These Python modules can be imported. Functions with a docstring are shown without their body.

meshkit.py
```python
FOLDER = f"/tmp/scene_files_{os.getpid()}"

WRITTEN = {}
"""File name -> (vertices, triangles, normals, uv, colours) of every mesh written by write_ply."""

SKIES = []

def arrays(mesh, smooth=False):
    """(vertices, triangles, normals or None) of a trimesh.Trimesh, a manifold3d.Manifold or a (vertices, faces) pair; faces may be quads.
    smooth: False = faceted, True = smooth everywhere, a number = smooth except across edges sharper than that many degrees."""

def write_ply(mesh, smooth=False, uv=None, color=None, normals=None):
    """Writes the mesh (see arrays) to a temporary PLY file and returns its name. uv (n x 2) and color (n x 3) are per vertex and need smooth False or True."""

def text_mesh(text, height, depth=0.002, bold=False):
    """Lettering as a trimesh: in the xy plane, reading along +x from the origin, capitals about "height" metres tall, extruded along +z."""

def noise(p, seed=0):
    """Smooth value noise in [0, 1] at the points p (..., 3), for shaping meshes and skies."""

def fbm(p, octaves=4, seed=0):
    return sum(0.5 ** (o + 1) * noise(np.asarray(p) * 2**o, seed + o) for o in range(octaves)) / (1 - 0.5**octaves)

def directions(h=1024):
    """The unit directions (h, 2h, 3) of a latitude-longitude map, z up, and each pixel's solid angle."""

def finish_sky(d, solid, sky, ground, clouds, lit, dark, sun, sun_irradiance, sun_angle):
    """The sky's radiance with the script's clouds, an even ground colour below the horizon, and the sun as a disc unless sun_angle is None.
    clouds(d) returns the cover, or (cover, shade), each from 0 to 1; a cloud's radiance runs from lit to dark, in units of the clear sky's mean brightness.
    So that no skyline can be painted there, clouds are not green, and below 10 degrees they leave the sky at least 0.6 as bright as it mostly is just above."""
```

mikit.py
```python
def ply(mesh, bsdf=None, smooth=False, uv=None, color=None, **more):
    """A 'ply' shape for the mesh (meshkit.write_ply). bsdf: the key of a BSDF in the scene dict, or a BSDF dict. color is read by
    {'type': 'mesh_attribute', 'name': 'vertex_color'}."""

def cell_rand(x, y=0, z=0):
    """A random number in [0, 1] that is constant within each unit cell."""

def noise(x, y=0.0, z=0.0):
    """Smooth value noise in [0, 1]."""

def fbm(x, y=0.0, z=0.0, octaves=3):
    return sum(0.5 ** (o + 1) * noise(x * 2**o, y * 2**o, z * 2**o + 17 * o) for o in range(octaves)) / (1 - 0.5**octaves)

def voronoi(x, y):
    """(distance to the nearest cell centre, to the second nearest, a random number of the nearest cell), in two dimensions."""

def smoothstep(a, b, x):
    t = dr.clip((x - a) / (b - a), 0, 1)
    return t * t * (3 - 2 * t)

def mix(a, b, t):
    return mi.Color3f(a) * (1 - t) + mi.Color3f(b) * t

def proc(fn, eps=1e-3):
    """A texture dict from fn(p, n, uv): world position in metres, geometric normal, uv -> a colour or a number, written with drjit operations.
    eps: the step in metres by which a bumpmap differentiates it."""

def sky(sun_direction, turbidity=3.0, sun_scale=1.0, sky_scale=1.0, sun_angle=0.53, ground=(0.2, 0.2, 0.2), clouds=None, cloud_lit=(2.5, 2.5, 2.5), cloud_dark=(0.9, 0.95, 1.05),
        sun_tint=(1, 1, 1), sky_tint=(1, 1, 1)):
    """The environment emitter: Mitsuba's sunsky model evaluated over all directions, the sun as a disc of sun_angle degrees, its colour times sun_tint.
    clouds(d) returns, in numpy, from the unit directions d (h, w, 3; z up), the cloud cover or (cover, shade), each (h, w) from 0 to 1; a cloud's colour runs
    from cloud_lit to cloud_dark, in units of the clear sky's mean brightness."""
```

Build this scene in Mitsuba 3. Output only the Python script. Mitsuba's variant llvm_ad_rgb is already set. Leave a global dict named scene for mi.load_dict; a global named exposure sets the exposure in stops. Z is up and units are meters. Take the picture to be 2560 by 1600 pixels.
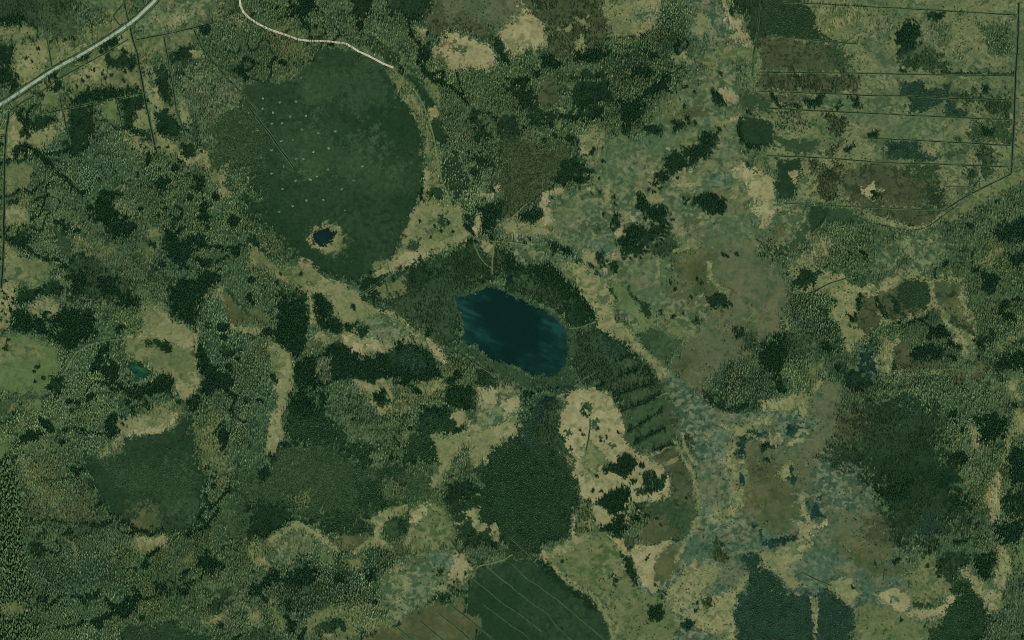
"""A drained boreal landscape of bog, birch wood, spruce stands and heath round a lake, seen from a satellite. One unit = one metre, x east, y north."""
import math
import numpy as np
import drjit as dr
import mitsuba as mi
import mikit
import meshkit
from PIL import Image, ImageDraw
from scipy import ndimage
from shapely.geometry import LineString

T = mi.ScalarTransform4f
scene, labels = {}, {}

# ------------------------------------------------------------------ camera, sky, exposure
TILT = math.radians(30)                     # the satellite looks 30 degrees off the vertical, from the south
DIST = 60000.0
scene['camera'] = {
    'type': 'perspective', 'fov_axis': 'x', 'fov': math.degrees(2 * math.atan(1280 / DIST)),
    'near_clip': 1000.0, 'far_clip': 120000.0,
    'to_world': T().look_at(origin=[0, -math.sin(TILT) * DIST, math.cos(TILT) * DIST], target=[0, 0, 0], up=[0, 1, 0]),
}
SUN_EL = math.radians(36)
scene['sky'] = mikit.sky([0.16 * math.cos(SUN_EL), -0.987 * math.cos(SUN_EL), math.sin(SUN_EL)], turbidity=3, sun_tint=(0.96, 1.0, 1.12), sky_tint=(0.85, 1.0, 0.9))
exposure = 1.8

YS = 1 / math.cos(TILT)                     # survey sheet (2560 x 1600) -> metres on the ground


def ground_xy(u, v):
    return u - 1280.0, (800.0 - v) * YS


def lin(c):
    c = np.asarray(c, float) / 255
    return np.where(c < 0.04045, c / 12.92, ((c + 0.055) / 1.055) ** 2.4)


# ------------------------------------------------------------------ ground materials
def ground_material(c0, c1, c2, s1=70.0, s2=14.0, lo=0.5, hi=0.72, c3=None, seed=0.0, speck=0.2, mosaic=None):
    c0, c1, c2 = (list(map(float, lin(c))) for c in (c0, c1, c2))
    c3 = list(map(float, lin(c3))) if c3 is not None else None
    mosaic = list(map(float, lin(mosaic))) if mosaic is not None else None

    def fn(p, n, uv):
        wx, wy = mikit.noise(p.x / 11, p.y / 11, seed + 11) - 0.5, mikit.noise(p.x / 11, p.y / 11, seed + 13) - 0.5
        x, y = p.x * 0.83 + p.y * 0.56 + 9 * wx, p.y * 0.83 - p.x * 0.56 + 9 * wy
        a = mikit.fbm(x / s1, y / s1, seed, 5 if mosaic is None else 6)
        b = mikit.fbm(x / s2 + 3.7, y / s2, seed + 5, 4)
        f = mikit.fbm(x / 5.0, y / 5.0, seed + 7, 2)
        col = mikit.mix(c0, c1, mikit.smoothstep(0.32, 0.68, a))
        if mosaic is not None:                                  # heath: dry grass, moss and brown heather grow through one another
            g = mikit.fbm(x / 48 + 9, y / 48, seed + 21, 6)
            col = mikit.mix(col, mosaic, 0.75 * mikit.smoothstep(0.46, 0.66, g))
        t = mikit.smoothstep(lo, hi, b + 0.35 * (a - 0.5))
        col = mikit.mix(col, c2, t)
        if c3 is not None:
            col = mikit.mix(col, c3, mikit.smoothstep(0.5, 0.34, b - 0.6 * (a - 0.5)) * 0.8)
        return col * (1 - speck + 2 * speck * f)
    return {'type': 'diffuse', 'reflectance': mikit.proc(fn)}


GROUND = {  # code: (name, label, material)
    'a': ('sandy_grassland', 'palest sandy grassland in scattered ragged patches', ground_material((128, 130, 93), (144, 145, 107), (108, 116, 79), 60, 13, 0.5, 0.8, seed=1)),
    'p': ('dry_grassland', 'dry tan grassland between woods and heath', ground_material((109, 118, 80), (126, 130, 92), (84, 103, 66), 50, 12, 0.46, 0.78, seed=2, speck=0.26)),
    'o': ('rough_grassland', 'olive rough grassland in glades and field margins', ground_material((88, 103, 68), (104, 114, 77), (66, 89, 56), 50, 12, 0.44, 0.76, seed=3, speck=0.26)),
    'g': ('green_grassland', 'smooth green grassland in small fields', ground_material((80, 103, 64), (92, 111, 73), (70, 93, 58), 60, 16, 0.5, 0.75, seed=4, speck=0.16)),
    'm': ('mottled_heath', 'grey-green mottled heath with pale blotches', ground_material((71, 95, 66), (86, 105, 75), (114, 123, 90), 110, 9, 0.42, 0.95, (54, 80, 54), seed=5, speck=0.3, mosaic=(94, 103, 72))),
    't': ('lichen_heath', 'blue-green heath with pale blotches', ground_material((64, 91, 69), (80, 102, 79), (108, 120, 93), 110, 9, 0.42, 0.95, (49, 76, 57), seed=6, speck=0.3, mosaic=(92, 100, 73))),  # one patch at lower right carries the pale haze in its colour
    'b': ('brown_heath', 'dark brown heath ground', ground_material((62, 74, 50), (72, 83, 57), (46, 60, 40), 40, 10, 0.48, 0.7, seed=7)),
    'r': ('rusty_heath', 'rust-brown boggy ground', ground_material((83, 91, 60), (74, 87, 58), (60, 77, 50), 60, 13, 0.42, 0.8, seed=8, mosaic=(66, 75, 49))),
    'h': ('tan_heath', 'smooth tan-brown heath ground', ground_material((86, 97, 70), (78, 92, 66), (66, 85, 60), 70, 15, 0.45, 0.8, seed=9, mosaic=(95, 100, 73))),
    'd': ('dark_bog', 'dark green bog ground', ground_material((33, 57, 37), (43, 66, 43), (31, 52, 34), 130, 9, 0.4, 0.95, seed=10, speck=0.26)),
    'e': ('green_bog', 'mid green mossy bog ground', ground_material((47, 71, 47), (58, 81, 54), (41, 63, 42), 110, 10, 0.4, 0.95, seed=11, speck=0.26)),
    'f': ('birch_wood_floor', 'grey-green floor of the leafless birch woods', ground_material((56, 84, 57), (74, 98, 69), (40, 66, 45), 130, 16, 0.44, 0.72, seed=12, speck=0.3)),
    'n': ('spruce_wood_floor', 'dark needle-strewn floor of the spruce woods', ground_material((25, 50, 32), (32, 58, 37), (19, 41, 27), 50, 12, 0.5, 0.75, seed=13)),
    'q': ('dark_birch_floor', 'dark floor of the densest birch woods', ground_material((38, 62, 42), (50, 76, 50), (30, 52, 34), 80, 14, 0.46, 0.7, seed=15)),
    'z': ('drained_grassland', 'streaky tan and green grassland of the drained land', ground_material((100, 112, 77), (122, 127, 90), (82, 101, 68), 80, 10, 0.45, 0.85, (58, 83, 57), seed=16, speck=0.3, mosaic=(72, 93, 64))),
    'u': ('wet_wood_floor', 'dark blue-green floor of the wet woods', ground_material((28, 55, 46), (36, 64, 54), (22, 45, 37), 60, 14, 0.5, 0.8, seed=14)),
}
CODES = 'apogmtbrhdefnuwqz'
for c, (name, label, m) in GROUND.items():
    scene['ground_material_' + c] = m


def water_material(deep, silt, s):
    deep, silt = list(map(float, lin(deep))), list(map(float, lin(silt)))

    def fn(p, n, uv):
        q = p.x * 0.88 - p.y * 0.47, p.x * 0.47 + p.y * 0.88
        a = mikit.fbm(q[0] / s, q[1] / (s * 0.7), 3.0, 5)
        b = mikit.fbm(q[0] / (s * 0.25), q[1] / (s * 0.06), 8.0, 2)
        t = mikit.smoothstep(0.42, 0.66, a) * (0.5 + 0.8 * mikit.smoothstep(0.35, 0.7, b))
        return mikit.mix(deep, silt, dr.clip(t, 0, 1))  # teal wisps: cloud and ripple reflections painted into the base colour
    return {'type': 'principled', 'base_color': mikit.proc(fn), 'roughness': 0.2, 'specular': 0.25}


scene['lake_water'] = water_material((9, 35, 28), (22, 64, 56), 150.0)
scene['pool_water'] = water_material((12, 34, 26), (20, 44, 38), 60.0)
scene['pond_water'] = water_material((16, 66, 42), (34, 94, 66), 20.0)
scene['plant_material'] = {'type': 'twosided', 'bsdf': {'type': 'diffuse', 'reflectance': {'type': 'mesh_attribute', 'name': 'vertex_color'}}}

# ------------------------------------------------------------------ land cover survey: outlines digitised on a 2560 x 1600 m sheet
COVER = '''@U 0 0 1.0583
d.4 575,200 640,190 700,185 730,140 760,110 830,115 880,140 930,175 960,215 985,265 1000,330 1003,400 990,470 965,540 940,600 900,640 840,668 790,660 730,630 690,590 660,555 640,500 600,440 580,380 575,300 560,250;bog|wide dark oval bog dotted with pale hummocks, north-west of the lake
m.25 1380,310 1500,300 1640,150 1720,60 1790,330 1830,600 1860,640 1640,880 1580,860 1440,700 1330,600 1220,560 1290,450 1390,420
hx25 1640,560 1760,560 1860,630 1870,700 1800,800 1680,900 1600,850 1700,720
zx20 1790,0 2419,0 2419,400 2200,530 1960,500 1840,480 1760,300
tx15 1600,960 1700,930 1960,960 2060,1100 2130,1300 2200,1420 2150,1512 1450,1512 1480,1300 1640,1200
mx15 1280,1300 1480,1260 1560,1512 1460,1512
@A 0 0 .35714
ek8 0,0 520,0 530,60 440,120 380,200 300,220 180,200 100,180 0,190
nc4 0,110 60,90 120,95 170,130 100,165 0,185
ox6 0,200 150,170 270,190 290,240 180,270 60,260 0,250
ex6 330,150 460,110 550,170 540,270 420,270 340,250
ox10 110,270 300,260 420,300 560,240 700,200 760,100 700,60 540,20 600,0 830,0 870,130 780,200 640,290 480,380 350,470 240,540 120,620 80,560 60,440 90,340
px10 120,330 280,290 330,420 430,380 520,320 560,330 480,380 350,470 240,540 130,600 90,520
mx6 560,10 800,0 820,40 640,70
nk5 0,300 60,320 40,440 0,460
nc5 0,480 50,500 60,560 90,540 110,600 60,640 30,580 0,600
mx8 1060,0 1400,0 1580,30 1570,80 1500,130 1300,170 1100,215 960,250 930,190 900,150 960,100
p.8 1090,120 1220,90 1290,100 1280,150 1120,190
p.4 820,210 880,190 910,260 930,350 780,370 800,280
ox10 0,740 100,680 260,590 420,510 560,430 700,350 760,300 940,380 980,600 900,610 700,620 560,650 480,620 440,570 380,560 300,600 200,660 40,770
px8 480,520 600,460 700,400 730,480 640,540 540,560
nc4 740,330 800,310 820,260 760,250 700,290 690,340
nk5 740,400 830,380 930,380 940,440 880,470 800,460 740,450
nc5 480,700 640,620 700,610 830,640 900,620 990,630 980,655 800,680 640,710 500,740
ox8 930,270 1120,240 1340,190 1380,300 1280,320 1180,350 1150,420 1060,360 960,360
ok6 950,370 1060,360 1130,450 1180,520 1200,650 1210,760 1170,740 1110,690 1060,600 1000,500
nk5 1060,480 1120,440 1170,520 1190,640 1190,740 1130,690 1090,600
nk6 1150,430 1200,450 1330,420 1400,380 1330,310 1260,330 1180,360
ek8 1200,450 1400,390 1480,480 1560,580 1520,640 1380,640 1300,700 1230,640
p.4 1000,520 1050,600 1090,680 1140,740 1190,760 1220,800 1170,790 1130,760 1090,780 1070,850 1090,900 1060,900 1030,760 1000,640 985,560
p.4 1230,650 1280,680 1310,780 1330,850 1280,870 1240,770
nk6 1090,790 1140,760 1210,810 1260,900 1210,970 1100,950 1090,900
nk6 480,760 640,710 660,760 640,900 600,1010 560,1080 500,1090 440,1050 470,950 440,850;open_wood|dark thicket south of the long straight field ditch, top left
nk6 820,690 1000,650 1010,740 960,800 940,870 960,900 1040,900 1060,990 1000,1000 900,930 850,880 830,780
g.3 710,720 800,690 830,860 780,860 720,820;meadow|narrow green field strip between two parallel ditches, top left
p.4 960,800 1010,740 1040,890 980,880 940,860
p.6 40,790 110,800 150,830 190,900 220,900 380,850 430,780 450,830 400,870 380,960 300,1020 200,1020 120,1010 60,1100 30,1080 30,900
g.4 290,640 380,640 390,720 340,770 270,760 260,690
nc3 105,780 140,775 150,820 180,870 180,940 150,940 145,870 110,830
nk5 230,810 340,800 380,840 300,880 220,910
~nc 18 30,1160 90,1140 110,1030 170,1010 250,1080 330,1140 400,1210 470,1270 500,1310
~nc 14 500,1310 560,1365 610,1325
~nc 16 310,1080 400,1070 480,1050
o.4 30,1160 180,1140 200,1200 200,1290 120,1340 30,1340
ox6 30,1440 110,1380 190,1400 190,1512 30,1512
nk4 40,1390 110,1380 130,1440 60,1450
p.5 880,950 960,950 980,1000 1060,1020 1090,960 1180,970 1240,1010 1260,1080 1340,1100 1420,1060 1560,1060 1640,1060 1610,1150 1560,1230 1540,1300 1500,1280 1450,1210 1420,1140 1380,1130 1310,1140 1240,1110 1200,1080 1150,1050 1110,1070 1060,1060 940,1050 920,1000;clearing|ragged olive-tan glade west of the dark oval bog
ox5 1430,1110 1500,1120 1540,1220 1520,1290 1470,1210
r.8 1470,1070 1610,1080 1590,1160 1540,1150
p.3 1520,1310 1580,1330 1580,1370 1540,1370
nk4 1250,1010 1330,1000 1350,1080 1290,1090
nc3 1090,1270 1120,1250 1160,1260 1175,1300 1160,1340 1110,1355 1085,1320;spruce_stand|small dark oval tree clump in pale streaky birch wood, below the ragged glade
nc3 1370,1230 1400,1240 1410,1300 1390,1350 1340,1310
nc3 1390,1490 1410,1440 1450,1410 1450,1512 1390,1512
nc4 700,1380 730,1340 780,1360 840,1360 800,1410 810,1470 830,1512 640,1512 660,1450;spruce_stand|dark angular spruce stand in the birch wood, left of the oval bog
dl10 1580,860 1700,770 1792,800 1792,1050 1650,1040 1500,1030 1450,930 1460,880
d.5 1690,600 1792,580 1792,690 1700,650
dl10 1640,1060 1720,1090 1740,1250 1720,1350 1792,1400 1792,1050
ms4 1590,100 1700,80 1710,160 1660,200 1580,150
@B 640 0 .35714
nc4 230,20 380,0 420,50 370,80 330,110 310,150 270,110 160,130 150,115 230,90;spruce_stand|dark spruce copse north of the pale gravel road
nk4 670,0 800,0 790,60 740,110 700,110 670,60
os10 100,180 230,140 300,240 200,250 60,210
os10 120,260 330,300 320,400 180,390
dk6 900,30 980,0 1250,0 1230,80 1150,140 1050,130 990,90 930,80
bx8 1250,0 1792,0 1792,120 1700,200 1640,240 1500,180 1380,220 1250,250 1180,180 1150,140 1230,80;heath|grey-brown heath at the top edge, north of the pale sandy patches
a.5 1230,350 1300,300 1320,230 1380,210 1420,240 1500,270 1600,290 1690,380 1690,430 1620,480 1540,480 1480,460 1380,480 1330,440 1250,420;clearing|pale sandy clearing under the brown heath, left one of two
r.5 1250,360 1340,390 1330,440 1250,415
r.5 1320,260 1390,280 1370,320 1320,300
r.5 1400,330 1460,320 1470,360 1420,370
r.5 1080,160 1120,170 1110,220 1080,220
a.3 1120,180 1190,200 1180,230 1120,220
a.3 1120,260 1160,280 1150,310 1110,300
a.5 1690,220 1792,130 1792,380 1750,320 1720,270
nk5 1640,250 1700,250 1760,330 1760,430 1700,440 1680,350
~nc 22 1050,110 1080,180 1090,250 1150,310 1190,350
nc5 1150,300 1200,310 1230,400 1190,420 1140,360
dt3 790,220 830,240 890,300 960,340 1020,385 990,440 960,450 910,410 860,370 780,310 745,290 770,260;field|dark block-shaped field beside the end of the pale gravel road
d.2 1030,530 1060,505 1120,520 1160,600 1230,690 1250,760 1290,870 1330,950 1330,990 1245,1000 1220,880 1210,800 1170,720 1130,640 1080,570;field|long narrow dark field strip along the east side of the oval bog
o.5 1130,500 1240,560 1280,640 1280,710 1230,680 1180,590
ot6 900,470 960,480 1060,560 1150,690 1210,860 1240,1000 1290,1160 1300,1250 1340,1380 1400,1512 1180,1512 1190,1200 1170,950 1080,750 950,600
d.2 1030,530 1060,505 1120,520 1160,600 1230,690 1250,760 1290,870 1330,950 1330,990 1245,1000 1220,880 1210,800 1170,720 1130,640 1080,570
a.2 1215,760 1260,755 1255,800 1225,830 1215,800
dt4 1290,1160 1400,1090 1460,1160 1500,1260 1490,1330 1400,1400 1340,1340 1300,1250
d.4 1200,1330 1280,1300 1310,1350 1220,1400
ot8 1120,1512 1190,1430 1260,1400 1330,1390 1390,1512
~nc 14 1140,440 1200,500 1280,560 1370,610 1440,670 1480,720
nk6 1500,740 1560,760 1580,830 1640,900 1680,960 1620,1000 1550,980 1520,900 1490,810;open_wood|ragged dark thicket right of the long field strip, east of the oval bog
nk6 1470,1090 1560,1090 1650,1140 1680,1180 1560,1150
nc3 1500,1190 1560,1200 1540,1240 1500,1220
bk5 1700,1190 1792,1180 1792,1310 1740,1310 1700,1250
a.3 1560,1360 1640,1390 1690,1350 1710,1300 1690,1290 1670,1340 1620,1370
nc5 1640,1512 1700,1420 1792,1380 1792,1512
dk8 1690,800 1792,780 1792,1180 1690,1100
e.8 300,560 420,470 600,500 640,600 560,700 430,750 350,740 290,650
e.30 130,900 400,870 640,980 800,960 830,1080 880,1160 1000,1220 1060,1300 980,1400 700,1300 420,1250 250,1160
e.25 150,880 400,880 560,1000 640,1150 480,1230 300,1190 180,1040
e.20 560,520 800,430 920,560 860,680 700,760 600,720
@C 1280 0 .35714
a.5 0,0 120,0 150,60 210,120 250,200 250,270 240,310 160,330 80,320 0,345;clearing|palest sandy clearing at the top, right one of two under the heath
b.6 40,0 120,0 200,100 120,80
bk8 140,0 640,0 640,60 700,150 690,250 670,330 620,360 560,350 480,350 430,370 330,360 260,320 250,200 210,120
bx15 300,60 450,20 560,90 440,140 330,150
p.3 460,290 490,260 500,310 560,350 520,360 450,330
p.3 350,190 420,170 400,200
o.4 450,120 500,110 540,160 500,160
px6 640,30 720,10 1040,0 1060,60 1030,130 1000,190 940,220 880,260 820,300 760,290 700,230 690,150 720,110 660,90
o.4 700,100 760,120 850,190 870,240 820,280 760,250 700,180;meadow|olive green tongue inside a pale clearing at the top edge, right of centre
mx6 850,80 960,30 1040,60 1000,120 880,170
qs6 1050,70 1130,30 1200,60 1250,130 1240,200 1180,300 1150,340 1000,300 960,250 1020,190 1030,120;birch_wood|dark streaky wood right of the olive tongue, top right of centre
qs20 660,340 800,310 950,260 1120,320 1150,450 1090,600 1000,700 960,840 880,900 680,860
nc3 215,395 270,395 330,440 310,480 220,450
nc4 440,370 560,350 680,350 680,400 600,420 520,430 450,410
nc3 910,350 1010,365 1010,400 930,400
nc4 850,470 980,490 980,520 850,510
nc4 1040,540 1110,530 1090,620 1000,670 950,670 960,610 1040,590;spruce_stand|dark L-shaped spruce clump amid streaky birch, top middle right
nc5 800,700 880,690 930,760 880,830 820,860 830,900 800,920 800,800
nc3 930,880 1060,885 1050,930 960,935 920,910;spruce_stand|small dark bean-shaped copse at the south edge of the streaky wood
nc4 0,540 100,550 110,600 20,600
nk5 450,620 560,560 670,600 680,690 640,720 560,690 450,690
nk6 330,780 640,730 640,800 560,860 330,830
nk8 0,600 120,610 180,660 200,760 300,800 300,880 120,860 60,720
nk8 420,540 560,560 660,560 660,500 560,490
nc3 150,490 190,500 180,530
nc4 1140,280 1200,280 1190,340 1150,330
bx6 190,590 260,570 310,620 320,720 230,740 190,680
tx10 1250,0 1440,0 1520,100 1560,200 1590,310 1450,300 1300,280 1240,200 1260,120
p.5 1310,100 1380,160 1400,200 1300,220
a.6 1500,20 1540,80 1600,130 1680,250 1720,310 1700,330 1590,300 1560,180 1510,110
dk5 1560,0 1650,0 1792,0 1792,340 1720,320 1670,200 1660,80 1560,50
o.5 1460,330 1700,330 1690,420 1480,420
e.6 1600,640 1792,640 1792,820 1680,780 1600,700
nc5 1420,640 1490,650 1500,700 1460,750 1430,700
a.4 1480,620 1560,640 1580,690 1520,690
ek5 1590,850 1640,810 1700,850 1792,860 1792,1000 1700,1040 1620,990 1590,920
p.6 480,960 580,880 610,930 600,1010 590,1090 570,1170 520,1140 480,1060
nc2 535,1060 575,1050 570,1090 535,1090
a.4 210,1370 240,1350 330,1330 300,1370 250,1380 240,1440 260,1512 210,1512
bl10 0,950 120,980 180,1010 250,1030 330,960 430,980 440,1080 560,1180 440,1270 240,1330 200,1400 0,1512;pine_bog|dark mossy pine bog with a brown eastern half, north of the lake
bl14 200,1020 330,980 430,1000 430,1100 330,1180 250,1270 180,1250
nk6 350,1150 440,1090 560,1190 440,1270 300,1300
nk4 330,960 430,970 450,1060 410,990
nc6 1230,1040 1330,940 1460,920 1420,990 1370,1090 1290,1150 1240,1150;spruce_stand|long dark diagonal spruce thicket in the mottled heath, upper right of centre
nk6 1230,970 1290,970 1250,1100 1230,1180 1130,1240 1050,1300 980,1280 1060,1190 1100,1080 1200,1050
nc3 1270,1420 1330,1370 1410,1350 1470,1390 1510,1440 1480,1490 1400,1500 1330,1440;spruce_stand|black lens-shaped spruce copse in the mottled heath, right of centre
nc4 890,1380 930,1370 960,1430 1000,1420 1060,1440 1090,1490 1030,1512 940,1490 890,1450
a.6 1550,1180 1620,1150 1760,1230 1792,1250 1792,1512 1700,1480 1700,1380 1650,1280 1570,1230
rx14 1100,830 1200,740 1330,720 1370,800 1250,870 1130,900
nc4 1140,850 1230,820 1200,890 1150,910
rx6 680,1340 740,1330 740,1420 700,1440
t.6 1360,1230 1460,1220 1500,1280 1420,1320
p.8 1160,1220 1280,1220 1320,1290 1240,1330 1160,1290
p.8 1510,1300 1590,1290 1560,1360
@D 1920 0 .35714
dl4 0,0 300,10 350,100 360,160 390,220 460,260 480,290 280,270 0,230;pine_bog|dark rectangular stand at the top edge, right, cut off by a ditch below
bx4 0,240 280,270 500,290 540,360 590,420 590,500 0,490;heath|brown heath block between two ditches, under the dark rectangular stand
el15 300,290 520,300 590,420 590,500 500,480 450,380
ps6 380,20 600,20 680,40 680,100 640,180 560,150 480,200 400,210 370,140
mt6 760,130 900,180 850,280 830,360 780,260
uc6 930,200 1000,150 1060,160 1090,220 1070,290 1020,360 950,360 960,300 920,260;spruce_stand|dark smudged copse in the pale drained land, top right
ek10 1000,370 1200,350 1290,490 1190,500 1060,490 960,440
ms8 1120,170 1280,190 1290,330 1210,310 1150,240
fs6 1490,150 1720,170 1730,380 1640,390 1570,340 1520,230;birch_wood|streaky wood in the top right corner beside the right-hand ditch
fs4 1360,80 1410,80 1400,140 1360,130
mt5 1340,330 1430,360 1410,420 1340,420
nk3 1140,80 1240,80 1240,120 1150,120
~dk 14 1150,495 1400,505 1740,510
bk6 0,500 640,510 640,630 380,640 0,630
bx4 0,640 390,660 360,730 240,740 0,690
m.4 230,660 680,665 700,770 240,745
~nc 12 35,640 60,690 85,735 240,742
nc2 250,690 330,695 400,660 370,730 310,740
nc3 580,670 650,690 660,750 630,765 620,710
nk4 440,740 520,735 510,770 450,765
ul3 940,590 990,560 1110,570 1140,610 1230,610 1250,570 1285,590 1280,640 1300,700 1380,760 1390,810 1260,810 1250,700 1170,740 1080,790 1000,790 1000,700 940,640;pine_bog|dark blue-green thicket with two lobes across the drainage ditches, top right
nc3 1510,610 1550,600 1570,640 1540,660
ek8 1290,660 1700,660 1730,690 1700,830 1600,800 1480,710 1320,690
mk10 0,780 230,790 290,880 220,910 80,890
bk5 400,800 560,800 550,870 530,960 470,1080 420,1080 480,980 440,870
m.10 660,800 1200,820 1230,950 690,940
el8 1460,860 1720,840 1720,1000 1330,980 1340,950 1440,930
nc2 1520,880 1540,910 1590,910 1580,950 1550,960 1520,930;spruce_stand|small black star-shaped clump left of the right-hand ditch
ul3 830,975 1050,985 1060,1050 1130,1080 1220,1100 1150,1130 850,1110;pine_bog|dark trapezoid thicket tapering to the right between two drainage ditches
e.4 1120,1095 1300,1050 1430,1030 1400,1070 1290,1100
ek6 1460,1020 1600,1020 1610,1100 1570,1210 1530,1240 1510,1150 1470,1080
d.3 70,1110 240,1110 250,1200 210,1290 200,1400 80,1400 60,1280;field|dark green field patch left of the brown burnt heath, right side
p.2 150,1210 200,1190 230,1200 190,1260
e.5 50,960 340,970 370,1060 260,1080 130,1050
bx10 530,1150 900,1140 1180,1180 1240,1300 1230,1460 650,1440 530,1380 510,1270;heath|dark brown heath with pale flecks south of the drainage ditches, right
a.3 670,1330 740,1290 790,1340 740,1380 690,1370
nk2 730,1330 770,1320 790,1360 740,1380
bk6 330,1140 520,1150 510,1300 500,1400 420,1410 350,1300
el10 1000,1140 1180,1160 1200,1250 1060,1260 960,1190
ek5 1400,1170 1480,1180 1470,1300 1410,1300
nc2 550,1040 610,1020 570,1060
nc2 720,930 790,920 780,960 720,960
nk2 940,480 990,470 980,495
e.5 340,1460 600,1460 640,1512 330,1512
o.4 1230,1490 1450,1350 1700,1220 1750,1200 1792,1190 1792,1260 1600,1370 1450,1470 1300,1512
fs5 1640,1470 1700,1400 1792,1340 1792,1512
@E 0 530 .35714
o.4 30,0 190,0 170,40 120,80 30,70
px6 30,200 50,180 60,260 150,330 300,330 350,400 370,450 260,490 160,480 130,560 100,640 130,690 60,770 60,830 0,830 0,550 20,450
o.6 60,330 150,340 320,340 350,420 260,480 160,470 60,440
px5 200,650 330,600 410,660 400,730 330,760 300,740 220,700
os10 490,170 620,160 720,260 780,300 760,380 640,310 520,290
nc4 620,0 760,0 800,60 880,40 890,80 940,110 900,160 800,180 750,120 690,60;spruce_stand|dark hook-shaped spruce stand at the left, above the bead-like thickets
ex4 330,110 390,90 450,150 480,240 490,310 450,380 440,300 390,200 340,150
nc3 380,70 450,60 480,130 440,150
nc3 480,140 540,120 530,150
o.4 1040,120 1090,110 1100,180 1080,290 1030,310 980,260 1050,210
nc2 1030,215 1070,220 1065,245 1035,240
uc6 1150,200 1280,190 1340,170 1420,170 1430,230 1340,260 1320,330 1260,390 1210,370 1150,330;spruce_stand|dark blue-green spruce stand left of centre, south-west of the oval bog
uk6 1120,340 1200,340 1100,420 1080,450 1070,400
ek6 480,330 640,320 720,350 740,420 760,480 600,440 480,470
ek7 470,450 700,420 790,480 900,490 960,600 960,660 800,640 700,580 480,610;open_wood|beaded dark thickets with small glades, left side of the picture
~nc 12 480,600 700,580 800,640 960,660
nk4 110,630 150,500 220,540 300,490 400,480 470,560 380,590 280,580 220,620 150,640
nk3 0,470 70,460 60,490 0,490
nk4 40,180 180,140 210,180 160,250 100,240
nc6 90,700 140,690 200,740 300,760 360,700 560,690 620,690 660,760 640,860 580,910 500,960 420,930 330,890 240,840 80,850;spruce_stand|broad dark spruce stand just north of the smooth green field, far left
fs6 330,780 400,790 440,830 400,860 350,840
px4 320,680 380,670 400,720 330,750
nk3 300,700 350,690 330,750 300,740
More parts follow.
